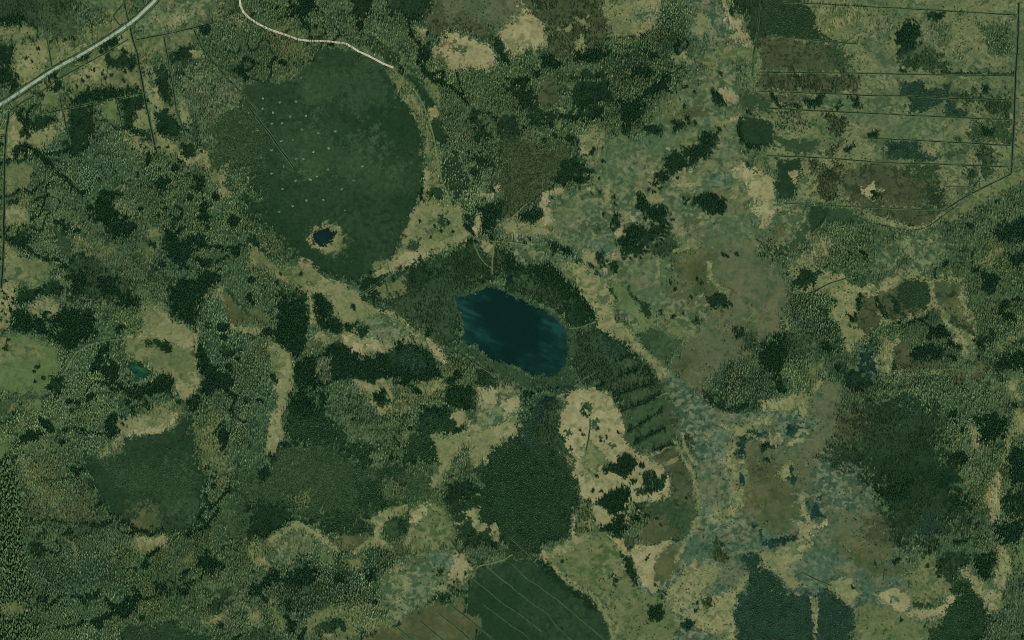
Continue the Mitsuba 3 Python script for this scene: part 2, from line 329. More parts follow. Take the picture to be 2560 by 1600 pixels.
nc6 1180,520 1240,470 1340,480 1400,460 1500,400 1530,430 1540,490 1460,560 1400,610 1380,670 1380,740 1330,800 1270,790 1200,710 1180,640;spruce_stand|large dark spruce stand above the angular tan clearing, left of centre
fk6 1080,420 1180,440 1230,480 1180,520 1040,470
p.4 990,660 1060,640 1170,700 1220,760 1280,800 1330,810 1390,860 1380,1000 1390,1130 1420,1160 1400,1220 1340,1290 1290,1320 1230,1250 1220,1160 1130,1120 1000,1050 910,1010 880,930 850,890 960,870 1010,840 1000,760;clearing|angular tan grass clearing above the small emerald pond, left
o.8 990,670 1100,670 1110,780 1020,820
o.4 870,900 1100,890 1350,960 1370,1100 1300,1200 1220,1130 1000,1040 910,1000
nk3 1020,910 1090,900 1160,910 1210,960 1180,970 1100,940 1030,940
nc1 1180,715 1215,720 1210,740 1185,735
ot8 1000,1380 1080,1340 1200,1330 1290,1330 1300,1400 1260,1512 800,1500 900,1480
w.2 930,1070 960,1050 980,1090 1020,1120 1030,1150 990,1168 945,1160 950,1130 935,1110;pond|small emerald green pond in dark woodland at left
nc4 640,1060 700,960 760,930 740,1000 700,1080 680,1130 620,1140;spruce_stand|dark wedge-shaped spruce clump left of the emerald pond
nc3 770,1050 820,1050 830,1180 790,1190 750,1120
nc4 780,1210 860,1200 940,1260 1030,1230 1150,1150 1220,1180 1210,1230 1110,1260 1010,1300 940,1300 860,1260;spruce_stand|dark crescent of spruces curving below the emerald pond
nc2 610,1280 650,1275 670,1300 630,1320
nc2 870,1320 910,1320 900,1350
nc2 530,1320 570,1330 560,1360
nc2 1020,1360 1060,1355 1050,1385
nc2 1260,1320 1280,1330 1265,1345
nc3 800,800 860,810 840,850 800,840
g.3 0,850 60,870 140,860 240,900 340,940 400,970 420,1040 420,1130 360,1150 350,1250 360,1330 240,1390 180,1400 180,1330 80,1290 0,1280;meadow|smooth green hay meadow at the left edge crossed by faint tracks
e.10 60,1290 160,1260 340,1260 350,1310 200,1330
o.8 0,870 120,880 300,960 260,1010 100,1000 0,1040
nk5 360,1160 440,1150 460,1230 420,1290 350,1280
ex6 0,1340 100,1300 180,1400 60,1430 0,1440
o.4 80,1340 130,1350 120,1420 80,1400
nc5 1380,950 1400,890 1440,960 1470,1040 1510,1070 1560,1130 1620,1130 1630,1200 1560,1240 1500,1260 1440,1290 1400,1250 1430,1160 1390,1080;spruce_stand|tall dark spruce stand along the right side of the angular tan clearing
nk6 1520,960 1680,970 1640,1010 1560,1010
r.4 1550,560 1590,540 1640,620 1720,710 1790,690 1792,780 1700,790 1620,790 1580,740 1550,650;clearing|small brown-olive glade with a dark diagonal edge, left of centre
d.3 1590,540 1640,600 1730,690 1720,720 1650,640 1580,560
pt4 1440,590 1520,510 1560,520 1550,600 1500,620
p.2 1620,795 1700,815 1792,820 1792,850 1740,850 1660,820
nc3 1370,1290 1400,1300 1400,1420 1320,1400 1330,1330
nk4 1680,1280 1740,1310 1720,1340
~nc 14 40,190 160,240 240,300 300,330 400,340 470,390
~nc 10 1100,360 1200,290 1340,250 1540,250 1570,270 1680,240 1740,240
~nc 10 480,370 520,310 580,290
~nc 12 1500,360 1580,320
~ec 22 1200,100 1230,50
@F 640 530 .35714
d.14 0,40 100,120 180,200 270,320 400,370 430,430 560,490 700,500 800,420 870,380 1000,270 1050,200 1060,120 1130,0 0,0
e.10 350,180 380,90 480,60 600,90 640,180 630,260 540,330 420,270
o.5 370,180 390,130 430,100 500,80 570,110 610,190 590,250 530,280 460,260 400,230
p.6 385,190 400,130 480,95 560,120 575,190 540,240 480,255 420,240
w.2 395,185 400,150 435,120 480,112 530,118 552,150 553,185 530,205 490,232 440,230 410,215;bog_pool|round dark pool ringed by tan moss inside the oval bog
nk6 0,180 60,250 130,380 150,420 60,320 0,260
nk4 280,350 400,370 430,430 560,490 500,480 400,400
p.4 0,250 60,290 100,370 150,410 280,380 330,350 400,380 420,430 500,470 620,520 700,560 760,640 850,680 960,700 1040,760 1110,830 1220,890 1270,920 1310,1000 1310,1040 1270,1040 1210,960 1100,930 1000,930 940,980 880,1000 820,980 740,1010 690,1010 620,920 580,900 600,820 600,760 540,720 540,660 480,590 420,570 360,590 330,560 200,490 100,430 0,370;clearing|long pale tapering meadow west of the lake, south-west of the oval bog
o.3 0,260 60,300 130,400 300,400 430,440 420,510 300,510 180,450 80,400 0,340
mx10 620,780 800,710 860,700 960,720 1040,790 1150,880 1100,920 1000,900 930,930 820,870 700,870 620,830
a.5 620,880 680,880 760,940 840,920 880,990 820,980 740,1010 690,1010
a.3 1200,880 1260,900 1310,1000 1310,1040 1260,1030 1230,960
~a- 12 850,690 960,710 1040,760 1110,830 1220,890
nc1 670,672 685,656 700,672 685,688
nk2 705,830 740,805 790,810 795,840 740,875 710,855;open_wood|round grey-green clump in the long tapering meadow
nc3 640,790 700,770 690,820 640,820
p.5 1050,160 1080,60 1130,0 1420,0 1450,100 1520,180 1480,220 1380,260 1300,290 1230,310 1100,380 1000,430 880,440 830,440 900,370 990,310 1040,210;clearing|tan grassland strip on the south-east shore of the oval bog
ox10 1150,40 1380,40 1430,120 1300,180 1180,180
ek3 1060,180 1140,220 1130,290 1060,260
a.3 840,430 950,360 1040,290 1150,290 1290,280 1130,340 1080,380 1000,400 900,440
ek10 1020,400 1250,310 1400,260 1520,220 1792,300 1792,480 1720,440 1640,470 1560,530 1450,590 1400,620 1390,690 1440,760 1440,880 1430,930 1340,980 1290,920 1220,860 1120,800 1040,730 960,660 840,640 780,600 880,470;open_wood|speckled dark carr woodland on the west and north shores of the lake
dk10 1300,330 1520,240 1700,320 1700,410 1500,480 1380,430
nk8 1060,390 1200,350 1250,440 1150,600 1080,560
o.4 930,480 1040,470 1040,550 960,580 900,560
ox8 800,500 900,450 930,560 860,600 780,600
nk4 710,510 800,430 900,440 860,500 750,580
nk4 760,600 840,560 850,610 790,640
o.3 820,370 880,340 900,370 850,410
nk8 130,590 180,550 280,560 350,590 370,680 300,640 200,620
nc4 150,640 200,620 300,640 370,690 380,790 350,850 370,920 330,1000 240,1010 150,930 140,850 170,720;spruce_stand|tall dark spruce block left of the long tapering meadow, west of the lake
nk4 390,640 400,580 460,580 520,640 540,700 500,720
nc3 395,660 440,610 500,650 520,720 500,770 560,740 600,770 600,830 570,860 500,840 430,780 400,720;spruce_stand|two-lobed dark spruce clump poking into the tapering meadow
nc4 480,940 560,920 620,950 690,1010 760,1020 880,1000 950,990 1000,920 1120,930 1200,970 1270,1050 1290,1150 1220,1190 1080,1190 950,1160 870,1200 790,1220 680,1170 540,1180 480,1240 320,1250 260,1180 250,1060 330,1000 430,1030;spruce_stand|wide dark spruce belt south of the tapering meadow, left of the lake
ul12 940,1000 1100,960 1230,1060 1180,1120 1000,1130
fs4 430,1080 470,1030 530,1040 520,1110 490,1180 440,1160
p.3 90,930 140,940 230,990 250,1050 240,1140 260,1220 250,1290 200,1310 220,1350 180,1440 190,1512 90,1512 100,1420 170,1370 160,1260 150,1160 120,1050;clearing|narrow winding tan glade left of the dark spruce belt
o.5 110,980 170,1010 180,1080 140,1090
rt4 330,1000 370,900 430,870 480,900 480,960 460,1010 400,990
p.3 370,860 430,850 500,880 580,870 570,900 480,910 400,900
p.3 375,590 390,640 400,740 420,800 380,800 385,720
fs4 490,1260 560,1210 650,1180 720,1230 800,1270 830,1380 890,1440 700,1460 540,1460 490,1380;birch_wood|rounded pale birch block south of the dark spruce belt
ms3 930,1230 1000,1200 1090,1220 1150,1290 1150,1380 1000,1420 940,1380;birch_wood|small light birch wood right of the teardrop glade
p.3 680,1190 760,1200 830,1230 880,1190 940,1180 930,1240 950,1320 940,1400 910,1440 850,1410 810,1330 800,1260 730,1230;clearing|teardrop-shaped tan glade with a dark core, south-west of the lake
d.5 830,1280 880,1260 930,1320 930,1370 880,1390 840,1330
nc3 835,1285 880,1265 920,1310 930,1350 880,1345 845,1320
pt4 1130,1210 1260,1170 1340,1200 1430,1180 1330,1230 1230,1270 1170,1260
dc4 1330,1270 1420,1220 1500,1210 1560,1270 1550,1390 1440,1400 1320,1340
uc4 1180,1370 1320,1350 1380,1400 1460,1490 1500,1512 1100,1512
~nc 10 1010,1195 1080,1210 1150,1270
nc5 180,1512 260,1300 330,1250 490,1250 480,1380 530,1470 480,1512
ft3 360,1280 420,1260 450,1300 440,1380 420,1400 410,1310
mt10 1560,1280 1640,1180 1792,1160 1792,1512 1530,1512 1600,1420
a.4 1560,1300 1600,1290 1590,1370 1560,1370
a.4 1640,1290 1680,1290 1670,1340 1640,1340
pt4 1390,1410 1460,1400 1500,1450 1500,1500 1450,1450
ex6 1340,960 1480,940 1560,940 1620,1010 1700,1060 1792,1080 1792,1150 1700,1140 1600,1070 1480,1010
dk4 1530,1110 1640,1120 1690,1180 1680,1240 1560,1210
e.5 1400,600 1450,585 1540,545 1600,520 1660,510 1740,530 1792,550 1792,570 1660,540 1570,570 1430,620 1420,690 1470,760 1470,880 1500,960 1440,930 1430,780 1385,700
nk4 1460,30 1530,20 1520,100 1490,120
nc5 1560,0 1700,0 1690,90 1620,150 1570,120
@G 1280 530 .35714
dc4 30,10 230,0 250,40 180,90 60,70
p.3 230,0 265,20 250,70 180,100 170,90 230,50
px6 0,60 120,100 230,110 300,120 280,160 200,170 60,150 0,180
r.3 250,100 290,100 280,140
mx4 0,210 120,230 260,310 180,370 60,400 20,320
nc2 280,220 320,215 320,260 280,260
nc2 350,250 420,280 430,310 370,300
nc2 585,280 640,265 665,300 650,345 610,355 585,320;spruce_stand|small round black copse north-east of the lake
nc2 430,340 500,350 500,370 440,365
nk3 690,340 740,330 745,440 710,400
nc7 720,220 780,140 900,90 940,130 920,200 860,290 770,300
nk7 900,100 960,130 1050,60 1100,110 1040,200 960,230 920,300 860,290
ek6 960,220 1100,160 1180,260 1300,260 1330,300 1000,320
dc3 700,40 730,20 770,70 750,110 710,130
a.2 730,150 770,120 780,145 740,185
a.1 835,45 850,30 862,45 848,60
ek4 520,80 600,90 600,120 520,110
rx8 1280,230 1370,220 1390,330 1300,320
ek12 1080,300 1330,300 1380,400 1280,500 1200,540 1110,520 1120,420
nk5 0,390 140,380 260,360 340,450 420,500 500,590 560,660 600,760 500,800 400,790 370,740 300,680 200,640 100,600 0,560;open_wood|dense dark carr along the north-east shore of the lake
nc4 0,280 40,380 150,390 260,360 390,480 480,580 560,660 570,740 470,640 380,560 260,470 120,430 0,420
ek10 20,470 150,480 300,570 380,660 340,680 200,620 60,560
ek10 400,830 620,800 700,860 800,910 860,1010 950,1060 1000,1150 1080,1250 1150,1330 1190,1400 1180,1512 820,1512 740,1340 680,1250 600,1210 470,1200 400,1160 390,1060 410,950;open_wood|dark ribbed fen woodland curving south-east from the lake
nk6 600,800 700,860 800,910 860,1010 950,1060 1000,1150 920,1110 820,1020 760,960 650,900
ul12 640,930 780,900 830,980 720,1000
e.8 750,1300 900,1250 1090,1260 1150,1340 1190,1430 1190,1512 820,1512
e.5 810,1030 900,1060 870,1090 820,1080
b.6 1050,1400 1180,1400 1190,1512 1000,1512
~p- 8 1000,1300 1090,1265
p.4 380,330 480,380 560,430 640,500 680,540 720,600 700,680 720,740 800,810 900,920 1000,1020 1080,1080 1120,1160 1040,1150 960,1060 840,960 800,900 700,850 620,800 590,700 530,610 450,500 400,420;clearing|straight tan grass lane running diagonally south-east, right of the lake
mx6 600,590 690,580 690,660 620,650
m.8 280,330 380,330 440,470 400,460
g.5 680,500 740,500 850,600 920,650 970,760 1050,820 1180,850 1225,910 1180,950 1080,1060 1050,1050 960,980 880,890 780,780 700,700 740,600;meadow|green meadow strip on the right side of the diagonal tan lane
e.6 870,860 980,820 1150,860 1220,910 1080,1065 990,1010
m.5 700,690 780,680 900,740 900,820 820,800 740,740
d.2 900,640 950,650 975,720 950,750 920,700
~d. 16 810,520 830,580 880,620 920,650
d.2 660,530 700,540 730,600 690,570
o.6 1020,760 1140,760 1200,840 1130,850
hx10 1230,900 1400,780 1560,800 1792,700 1792,850 1700,950 1600,1060 1500,1090 1400,1200 1330,1300 1260,1260 1130,1140 1080,1080;heath|smooth tan-brown heath wedge right of the green meadow strip
r.14 1090,1080 1230,950 1300,960 1290,1150 1340,1250 1270,1250 1150,1150
h.14 1600,300 1792,250 1792,700 1560,800 1500,720 1500,580 1400,450 1400,330
ek6 1340,610 1480,560 1510,600 1480,660 1360,640
d.3 1245,765 1290,730 1330,750 1290,800
nk2 1030,690 1050,680 1040,715 1025,715
g.4 1630,760 1700,710 1770,740 1720,800
nc4 1560,820 1610,815 1630,890 1580,880
ek4 1640,850 1760,830 1750,950 1620,960
nc3 1750,830 1780,810 1770,930 1745,930
rx4 1620,1010 1680,980 1700,1030 1640,1060
qs5 1400,1210 1520,1060 1600,1090 1792,1090 1792,1380 1740,1400 1600,1400 1440,1320 1390,1260;birch_wood|dark streaky birch wood between the tan heath wedge and a black thicket, right
nc4 1340,1270 1390,1280 1440,1330 1520,1380 1640,1360 1620,1410 1520,1410 1400,1370 1340,1330;spruce_stand|black curved spruce strip under the streaky birch wood, right of centre
nc4 1720,990 1792,960 1792,1100 1720,1080
a.3 300,1300 400,1250 560,1240 680,1290 720,1350 770,1450 800,1512 310,1512 350,1400;clearing|large pale sandy clearing with scattered clumps south of the lake
m.4 300,1300 360,1290 390,1340 350,1390 320,1360
ek2 490,1340 540,1330 560,1380 500,1390
ek2 540,1460 570,1450 605,1500 570,1512
nk4 500,1390 520,1390 530,1420 500,1420
uk6 130,1400 170,1300 280,1280 330,1330 320,1512 120,1512
mk8 0,1190 80,1230 150,1280 130,1400 100,1512 0,1512
nk4 40,1280 100,1240 140,1300 80,1320
ex8 0,1080 120,1130 260,1150 390,1130 470,1200 400,1240 250,1260 120,1250 0,1170;reed_fen|dull green reed fen along the south shore of the lake
ul10 180,1190 300,1220 400,1230 260,1270 170,1260
tx10 1080,1100 1200,1180 1290,1280 1380,1350 1500,1420 1792,1450 1792,1512 1200,1512 1180,1400 1100,1260
@G 1280 530 .35714
e.3 0,570 60,590 140,630 220,660 300,710 350,770 400,830 430,900 430,1000 400,1110 330,1160 200,1165 80,1130 0,1080
@H 1920 530 .35714
h.8 0,330 100,370 150,430 160,560 150,660 80,800 0,920
mx8 0,0 240,0 370,60 330,180 160,300 60,330 0,320
d.6 300,0 400,0 360,80 290,130
e.6 240,90 330,100 250,220 160,280 150,240
a.5 0,0 80,0 0,100
r.4 30,100 120,90 130,170 50,190
mk6 0,210 100,210 150,300 60,330 0,310
pt6 370,170 440,200 420,290 340,350 250,380 190,330 330,250
bx5 700,0 1250,0 1180,80 1080,120 960,90 860,60 790,40
~p. 20 700,30 850,75 960,105 1080,115 1170,85 1230,20
mx6 720,380 800,250 900,190 1130,130 1190,160 1250,250 1240,350 1130,400 1000,420 720,430;meadow|faintly ribbed grey-green meadow above the ringed brown fields, right
fs3 910,310 990,300 1000,390 920,400
px5 160,400 300,370 420,430 540,460 640,520 720,500 780,540 820,470 900,450 1030,430 1100,460 1160,490 1250,450 1370,460 1390,560 1400,690 1450,800 1450,900 1430,1000 1380,1000 1300,930 1280,860 1200,720 1150,670 1090,730 960,770 800,770 720,860 640,900 560,980 520,950 520,840 460,770 420,740 450,640 430,580 380,560 260,570 200,560
bx3 860,540 930,480 1040,460 1110,490 1140,600 1110,680 1000,720 950,750 860,760 800,700 750,590;heath|brown fan-shaped heath with a near-black eastern half, right side
dl4 930,500 1040,465 1110,490 1140,610 1080,680 960,690 900,620;pine_bog|near-black bog half of the fan-shaped brown heath, right
nk4 850,580 900,620 940,700 900,720
bx3 650,590 740,590 800,700 760,800 690,860 620,800 600,730 640,660;heath|brown lobe-shaped heath left of the fan-shaped one
~nc 14 650,590 635,680 600,740
nc2 760,620 790,640 825,740 800,720
nc3 570,730 610,740 600,800 570,760
rx3 1170,500 1250,470 1350,490 1360,560 1330,600 1380,700 1430,800 1430,860 1370,870 1280,780 1220,680 1170,600;heath|rust-brown elongated heath right of the fan-shaped one
d.4 1190,580 1300,550 1310,590 1200,600
d.6 1240,690 1310,700 1330,760 1390,800 1400,850 1330,800 1270,740
nc3 1200,790 1250,830 1290,920 1350,950 1340,980 1260,930 1230,870
~nc 18 940,795 1020,775 1110,745 1155,690
fs3 1130,690 1200,700 1210,780 1130,770
pt5 820,870 920,900 880,1000 870,1100 950,1130 1130,1110 1260,1090 1270,1140 900,1150 810,1160 730,1060 780,980
bx3 900,930 1000,930 1010,1000 1100,1050 1240,1050 1250,1090 880,1100 880,1000
nc3 1010,970 1060,930 1150,930 1240,990 1210,1020 1100,1030 1010,1050 1000,1000;spruce_stand|dark boat-shaped copse in a tan ring, right side
fs6 690,1140 850,1160 1290,1140 1310,1250 1160,1280 1020,1300 860,1300 780,1330 700,1250;birch_wood|light combed-looking birch band below the tan ring, right side
ul12 610,1380 720,1340 860,1290 960,1280 1060,1330 1120,1360 1160,1512 620,1512
hx8 270,1390 300,1270 380,1200 530,1220 510,1320 490,1400 620,1420 600,1512 400,1512 330,1440;heath|tan-brown heath dome left of the smooth dark blue-green bog, lower right
p.4 0,1330 160,1300 280,1290 330,1210 370,1190 300,1270 270,1370 240,1440 200,1370 100,1400 0,1390
tx6 0,1400 120,1400 230,1450 330,1460 330,1512 0,1512
nc4 0,960 60,870 130,850 160,890 260,890 270,910 160,960 110,1050 90,1110 0,1120;spruce_stand|black two-armed spruce thicket at the tip of the tan heath wedge, right
ek8 130,870 280,800 330,900 300,1000 160,1040
qs4 170,620 240,570 400,580 440,650 420,740 500,800 530,960 480,1040 350,1030 330,920 300,850 160,760;birch_wood|grey-green birch block left of the ringed brown fields, right
nc4 370,960 420,920 470,960 420,1000
nk5 150,500 260,400 360,420 330,500 230,550
fk4 560,470 680,440 720,480 670,520 570,500
nk2 440,620 480,620 470,650
nk5 520,1120 640,1090 720,1180 690,1250 560,1240
uk8 620,1000 720,900 740,1100 700,1160
uc6 1570,150 1680,80 1792,60 1792,190 1640,220
uc6 1660,320 1792,260 1792,400 1700,380
uc5 1500,490 1600,480 1570,540 1520,550
nc4 1590,700 1660,690 1740,730 1690,770
nk4 1450,870 1580,870 1570,910 1470,920
nk4 1640,920 1792,870 1792,920 1680,930
nc6 1570,1080 1650,1030 1770,980 1792,1040 1700,1100 1620,1110
pt6 1430,330 1500,330 1640,250 1660,260 1540,380 1440,380
p.4 1660,1210 1740,1170 1740,1290 1700,1270
p.4 1680,1512 1740,1400 1792,1420 1792,1512
rk4 1470,1050 1560,1080 1500,1190 1430,1180
rk4 1310,1120 1370,1130 1360,1200 1310,1210
ot5 1590,950 1792,780 1792,830 1650,950
@I 0 1060 .35714
nv4 0,130 60,140 100,210 130,330 150,450 160,560 180,700 180,900 220,1050 250,1200 270,1350 300,1450 310,1512 0,1512
g.4 0,130 70,140 80,200 40,240 0,250
o.4 40,1270 120,1230 200,1260 180,1310 60,1320
p.3 800,0 1220,0 1200,20 1050,50 960,70 880,90 870,60 900,20
pt4 760,180 870,110 860,170 780,210
dx8 880,100 1050,60 1200,30 1280,0 1370,0 1380,120 1400,250 1480,370 1470,430 1440,500 1440,560 1410,650 1380,720 1290,780 1190,780 1080,760 980,740 880,680 800,650 760,560 640,430 580,280 620,230 740,220 840,190;bog|dark mossy mire with a yellowish southern tip, lower left
el12 700,260 1000,330 1300,250 1400,430 1250,530 1000,480 820,420
d.6 700,300 780,330 840,520 900,640 820,600 740,450
r.14 960,600 1100,560 1120,680 1060,740 960,700
e.10 1150,520 1380,520 1400,620 1200,640
os8 1380,20 1500,0 1540,80 1560,180 1620,200 1680,330 1600,420 1540,420 1500,360 1420,260 1390,120
nc3 1540,90 1570,15 1610,60 1600,140 1570,165;spruce_stand|dark upright oval clump in pale birch right of the mossy mire, lower left
~nc 14 1440,490 1460,560 1520,570 1560,510 1600,470 1680,440 1792,450
~nc 16 1500,580 1430,600 1405,650 1450,700 1510,650 1535,590
~nc 26 1470,710 1380,740 1310,770
e.6 1580,780 1600,560 1700,540 1720,640 1792,680 1792,780 1700,840
~nc 16 1792,550 1720,570 1690,640 1720,720 1792,760
p.3 1700,800 1740,780 1792,850 1792,890
o.4 1600,600 1660,610 1640,640
p.4 960,790 1080,780 1150,770 1170,830 1080,870 1040,900 1000,900 940,830
nc4 1400,960 1450,890 1520,940 1570,990 1550,1030 1470,1030 1410,1000;spruce_stand|dark heart-shaped clump in the combed birch wood, lower left
nc3 160,90 220,60 310,80 230,130 160,140
~nc 14 470,40 540,30 600,55 680,70 790,90
nc4 760,70 800,0 860,20 860,70 800,100
nk4 230,830 300,810 330,860 310,930 250,930
~nc 12 180,410 280,380 420,390 540,370
~nc 12 200,660 270,690 350,660 480,690 600,690 700,720 760,680 850,650
~nc 12 880,690 980,745 1080,765 1150,740
~nc 18 430,1420 600,1380 700,1370
~nc 36 690,1380 770,1330 860,1290 960,1270
~nc 12 340,1300 450,1190 560,1200 610,1240
~nc 10 860,1150 960,1220 1080,1210 1200,1150 1300,1120 1380,1100 1430,1060
~nc 12 900,1020 1010,990 1040,930 1120,880
nc3 1100,1100 1180,1110 1200,1190 1120,1160
nc3 1250,1140 1350,1120 1340,1180 1280,1200
nc3 610,1170 720,1150 700,1210 620,1210
nc4 340,1060 440,1040 430,1110 360,1100
dk5 1500,1220 1620,1140 1600,1260 1540,1330 1480,1260
ot5 1200,980 1360,900 1370,960 1240,1010
p.2 1440,1380 1610,1310 1600,1340 1480,1380
dl6 800,1512 900,1400 1200,1370 1440,1460 1560,1470 1560,1512
os15 180,280 320,200 360,360 200,400
os15 220,420 460,400 600,560 700,620 560,660 300,640
qs20 240,960 560,920 900,940 900,1160 640,1130 300,1180
@J 640 1060 .35714
el20 0,250 120,220 200,100 500,60 850,260 1000,250 1240,300 1230,420 1150,500 1060,560 900,600 840,780 560,790 400,720 240,700 100,780 0,840
nl8 200,0 500,0 620,20 660,130 840,110 840,220 700,240 560,180 300,130 200,80
nl8 660,130 840,110 840,220 760,280 620,240
nl8 1060,80 1130,20 1200,0 1480,0 1400,60 1280,100 1300,200 1250,280 1080,260 1040,180;pine_bog|dark conifer patch south-west of the lake beside the tan valley
nl10 700,400 860,390 900,520 1060,560 900,590 700,600 720,500
nl10 450,620 700,600 820,650 820,720 780,780 560,780 430,720
nl8 860,310 1050,290 1040,360 900,360
nc4 30,310 90,300 100,380 40,390
nk5 0,560 200,560 260,650 200,720 60,800 0,780
~nc 10 200,150 360,150
fs5 620,0 1130,0 1060,90 960,80 950,110 1040,200 1000,240 850,220 840,110 670,130;birch_wood|pale combed birch block in the dark forest, below the lake to the left
o.3 960,80 1040,70 1060,100 1000,110
fs4 900,400 950,380 1050,450 1060,520 890,510
p.3 90,0 180,0 200,60 160,140 120,220 70,200 90,100
ft6 0,0 90,0 70,200 0,280
ok4 220,510 280,500 370,480 370,530 300,600 260,560
pt5 1250,100 1330,90 1480,60 1500,20 1760,0 1792,40 1700,110 1620,200 1550,280 1510,280 1490,160 1400,220 1340,300 1290,290 1300,210 1330,160
m.5 1460,60 1600,20 1640,60 1500,110
fs5 1380,260 1470,190 1500,260 1560,350 1600,430 1420,420 1320,440 1250,480 1330,320
nl6 1540,300 1600,220 1720,140 1792,110 1792,850 1650,860 1520,860 1440,820 1380,730 1370,660 1310,580 1320,540 1480,540 1600,430;spruce_stand|largest dark green forest block, directly south of the lake
nk8 1320,400 1500,400 1580,460 1480,540 1320,540
p.2 1450,610 1560,590 1550,660 1600,710 1550,750 1530,660
p.2 1400,690 1440,680 1430,700
pt3 1650,700 1680,680 1720,780 1700,830 1660,840
fs6 1520,880 1660,850 1792,880 1792,920 1620,960 1520,940
p.3 60,860 100,800 250,690 330,690 400,730 520,820 560,880 690,900 720,850 790,810 860,790 960,860 990,920 940,880 870,830 780,850 690,905 580,890 500,840 400,760 300,720 240,740 120,840
p.4 820,660 900,610 1040,570 1060,610 960,640 900,700 880,770 850,720
e.4 900,700 980,640 1060,640 1100,700 1060,780 950,800 890,770
nl4 980,680 1060,640 1090,700 1030,760
ox8 1080,650 1180,560 1310,580 1380,740 1370,800 1240,880 1080,860 1010,910 1030,800 1100,740
p.3 1100,600 1180,560 1185,590 1130,640 1090,660
m.4 1190,630 1290,620 1300,690 1210,690
nc3 1210,770 1300,750 1330,780 1250,830 1210,820
nc2 1140,790 1170,790 1160,815
a.2 1070,780 1095,760 1100,790 1075,830
r.6 560,780 780,780 740,830 690,890 570,860
r.4 980,840 1040,850 1080,880 1000,920
mt6 100,850 240,740 310,720 420,770 540,860 560,900 400,900 300,960 150,1010 110,920
qs6 300,920 560,880 720,890 900,860 970,890 960,1000 880,1050 860,1150 830,1240 600,1270 420,1290 200,1300 100,1200 250,1050
nc6 300,1000 380,970 440,1060 380,1130 260,1140 200,1080
nc3 560,1060 620,1040 640,1110 580,1110
nc3 780,1050 840,1030 850,1090 790,1100
nc4 200,1210 260,1260 230,1300
nc4 0,1150 90,1070 130,1010 190,1060 80,1120 40,1200 0,1200
g.4 440,900 540,900 560,980 480,980
o.4 640,940 760,930 740,990 660,990
pt5 0,870 80,900 110,980 60,1000 0,960
mx8 980,1000 1080,920 1200,880 1400,870 1430,920 1490,940 1540,990 1480,1060 1390,1120 1260,1160 1220,1240 1140,1280 1080,1350 1000,1390 920,1350 850,1250 870,1100
a.5 1380,920 1450,920 1490,990 1450,1060 1360,1080 1370,1000
p.4 1400,1080 1350,1130 1260,1170 1250,1150 1340,1090
p.6 980,1010 1010,980 1010,1060 1080,1100 1040,1140 990,1080
t.4 1200,880 1320,870 1390,930 1370,990 1290,980 1210,920
nk2 1280,1010 1320,1005 1310,1040 1270,1040
os6 620,1280 860,1240 1000,1390 900,1440 740,1430 660,1370
m.4 940,1340 1080,1330 1060,1380 970,1390
o.5 360,1400 420,1310 560,1280 640,1270 600,1310 660,1380 720,1440 740,1490 640,1500 420,1480
dk5 440,1400 520,1350 610,1350 620,1400 560,1460 450,1480
p.2 490,1460 550,1450 530,1475
nc3 230,1400 300,1380 290,1440 240,1440
pt4 0,1280 60,1300 40,1400 0,1400
ot5 90,1200 150,1210 140,1280 230,1370 200,1410 120,1360
ek6 0,1430 100,1400 160,1512 0,1512
r.6 740,1490 850,1430 1000,1390 1110,1290 1210,1240 1330,1230 1480,1240 1470,1300 1560,1340 1600,1400 1480,1512 740,1512;field|olive-brown ribbed field at the bottom edge, left of the dark ribbed one
nk4 1290,1190 1370,1180 1360,1220 1300,1220
d.3 1490,1180 1530,1050 1560,1000 1640,980 1792,940 1792,1512 1480,1512 1600,1400 1570,1340 1470,1300;field|large dark green field with fine diagonal lines at the bottom edge
@K 1280 1060 .35714
nl4 0,0 180,0 190,100 300,130 340,190 440,270 460,330 480,440 470,540 420,650 420,780 300,820 200,850 210,890 150,920 0,880
ul12 40,0 180,0 180,90 260,150 150,200 60,120
ek5 190,0 320,0 300,110 340,170 250,150 180,80
ek8 320,180 400,190 440,260 470,330 440,330 380,270
a.3 320,0 750,0 790,100 870,190 1060,300 1100,370 1110,500 1000,540 850,540 790,620 820,680 770,740 700,660 680,720 560,700 560,600 500,530 470,420 440,280 390,230 330,150 290,90
a.3 660,760 780,790 800,860 900,830 1000,850 1100,760 1140,770 1050,880 1000,970 990,1070 1020,1130 980,1170 900,1110 870,1010 830,910 760,890
a.3 430,640 450,630 440,790 540,770 430,820 420,740
o.6 520,180 570,200 660,220 650,250 580,290 540,380 510,360
nc3 620,310 700,270 780,220 850,240 860,280 830,330 780,370 720,350 660,340;spruce_stand|upper of the three dark ragged copses in a column on pale sand
nc4 600,540 650,480 720,450 780,410 810,450 820,530 770,600 680,620 640,580;spruce_stand|middle of the three dark ragged copses in a column on pale sand
nc4 620,730 700,690 740,630 790,640 830,730 790,740 750,800 690,780;spruce_stand|lowest of the three dark ragged copses in a column on pale sand
fc2 920,350 1000,350 1010,390 1080,345 1060,420 1010,460 970,485 900,470 930,440;open_wood|dark notched clump right of the column of ragged copses
ek2 860,460 900,440 940,450 930,490 880,490
ek3 860,550 930,545 920,600 860,600
nc1 565,195 600,195 608,215 580,228
nc1 893,285 912,280 918,300 900,306
nc2 825,385 850,385 855,415 830,415
e.2 370,45 400,35 415,60 390,80
e.2 585,90 620,75 625,95 600,110
e.2 690,150 715,140 720,165 700,172
e.2 668,30 690,25 690,45
nc2 830,650 880,640 880,670 840,680
nc1 540,600 556,600 550,650
nc1 510,535 550,530 555,550 520,550
ok5 480,560 540,550 560,620 570,760 460,780 430,720 460,640
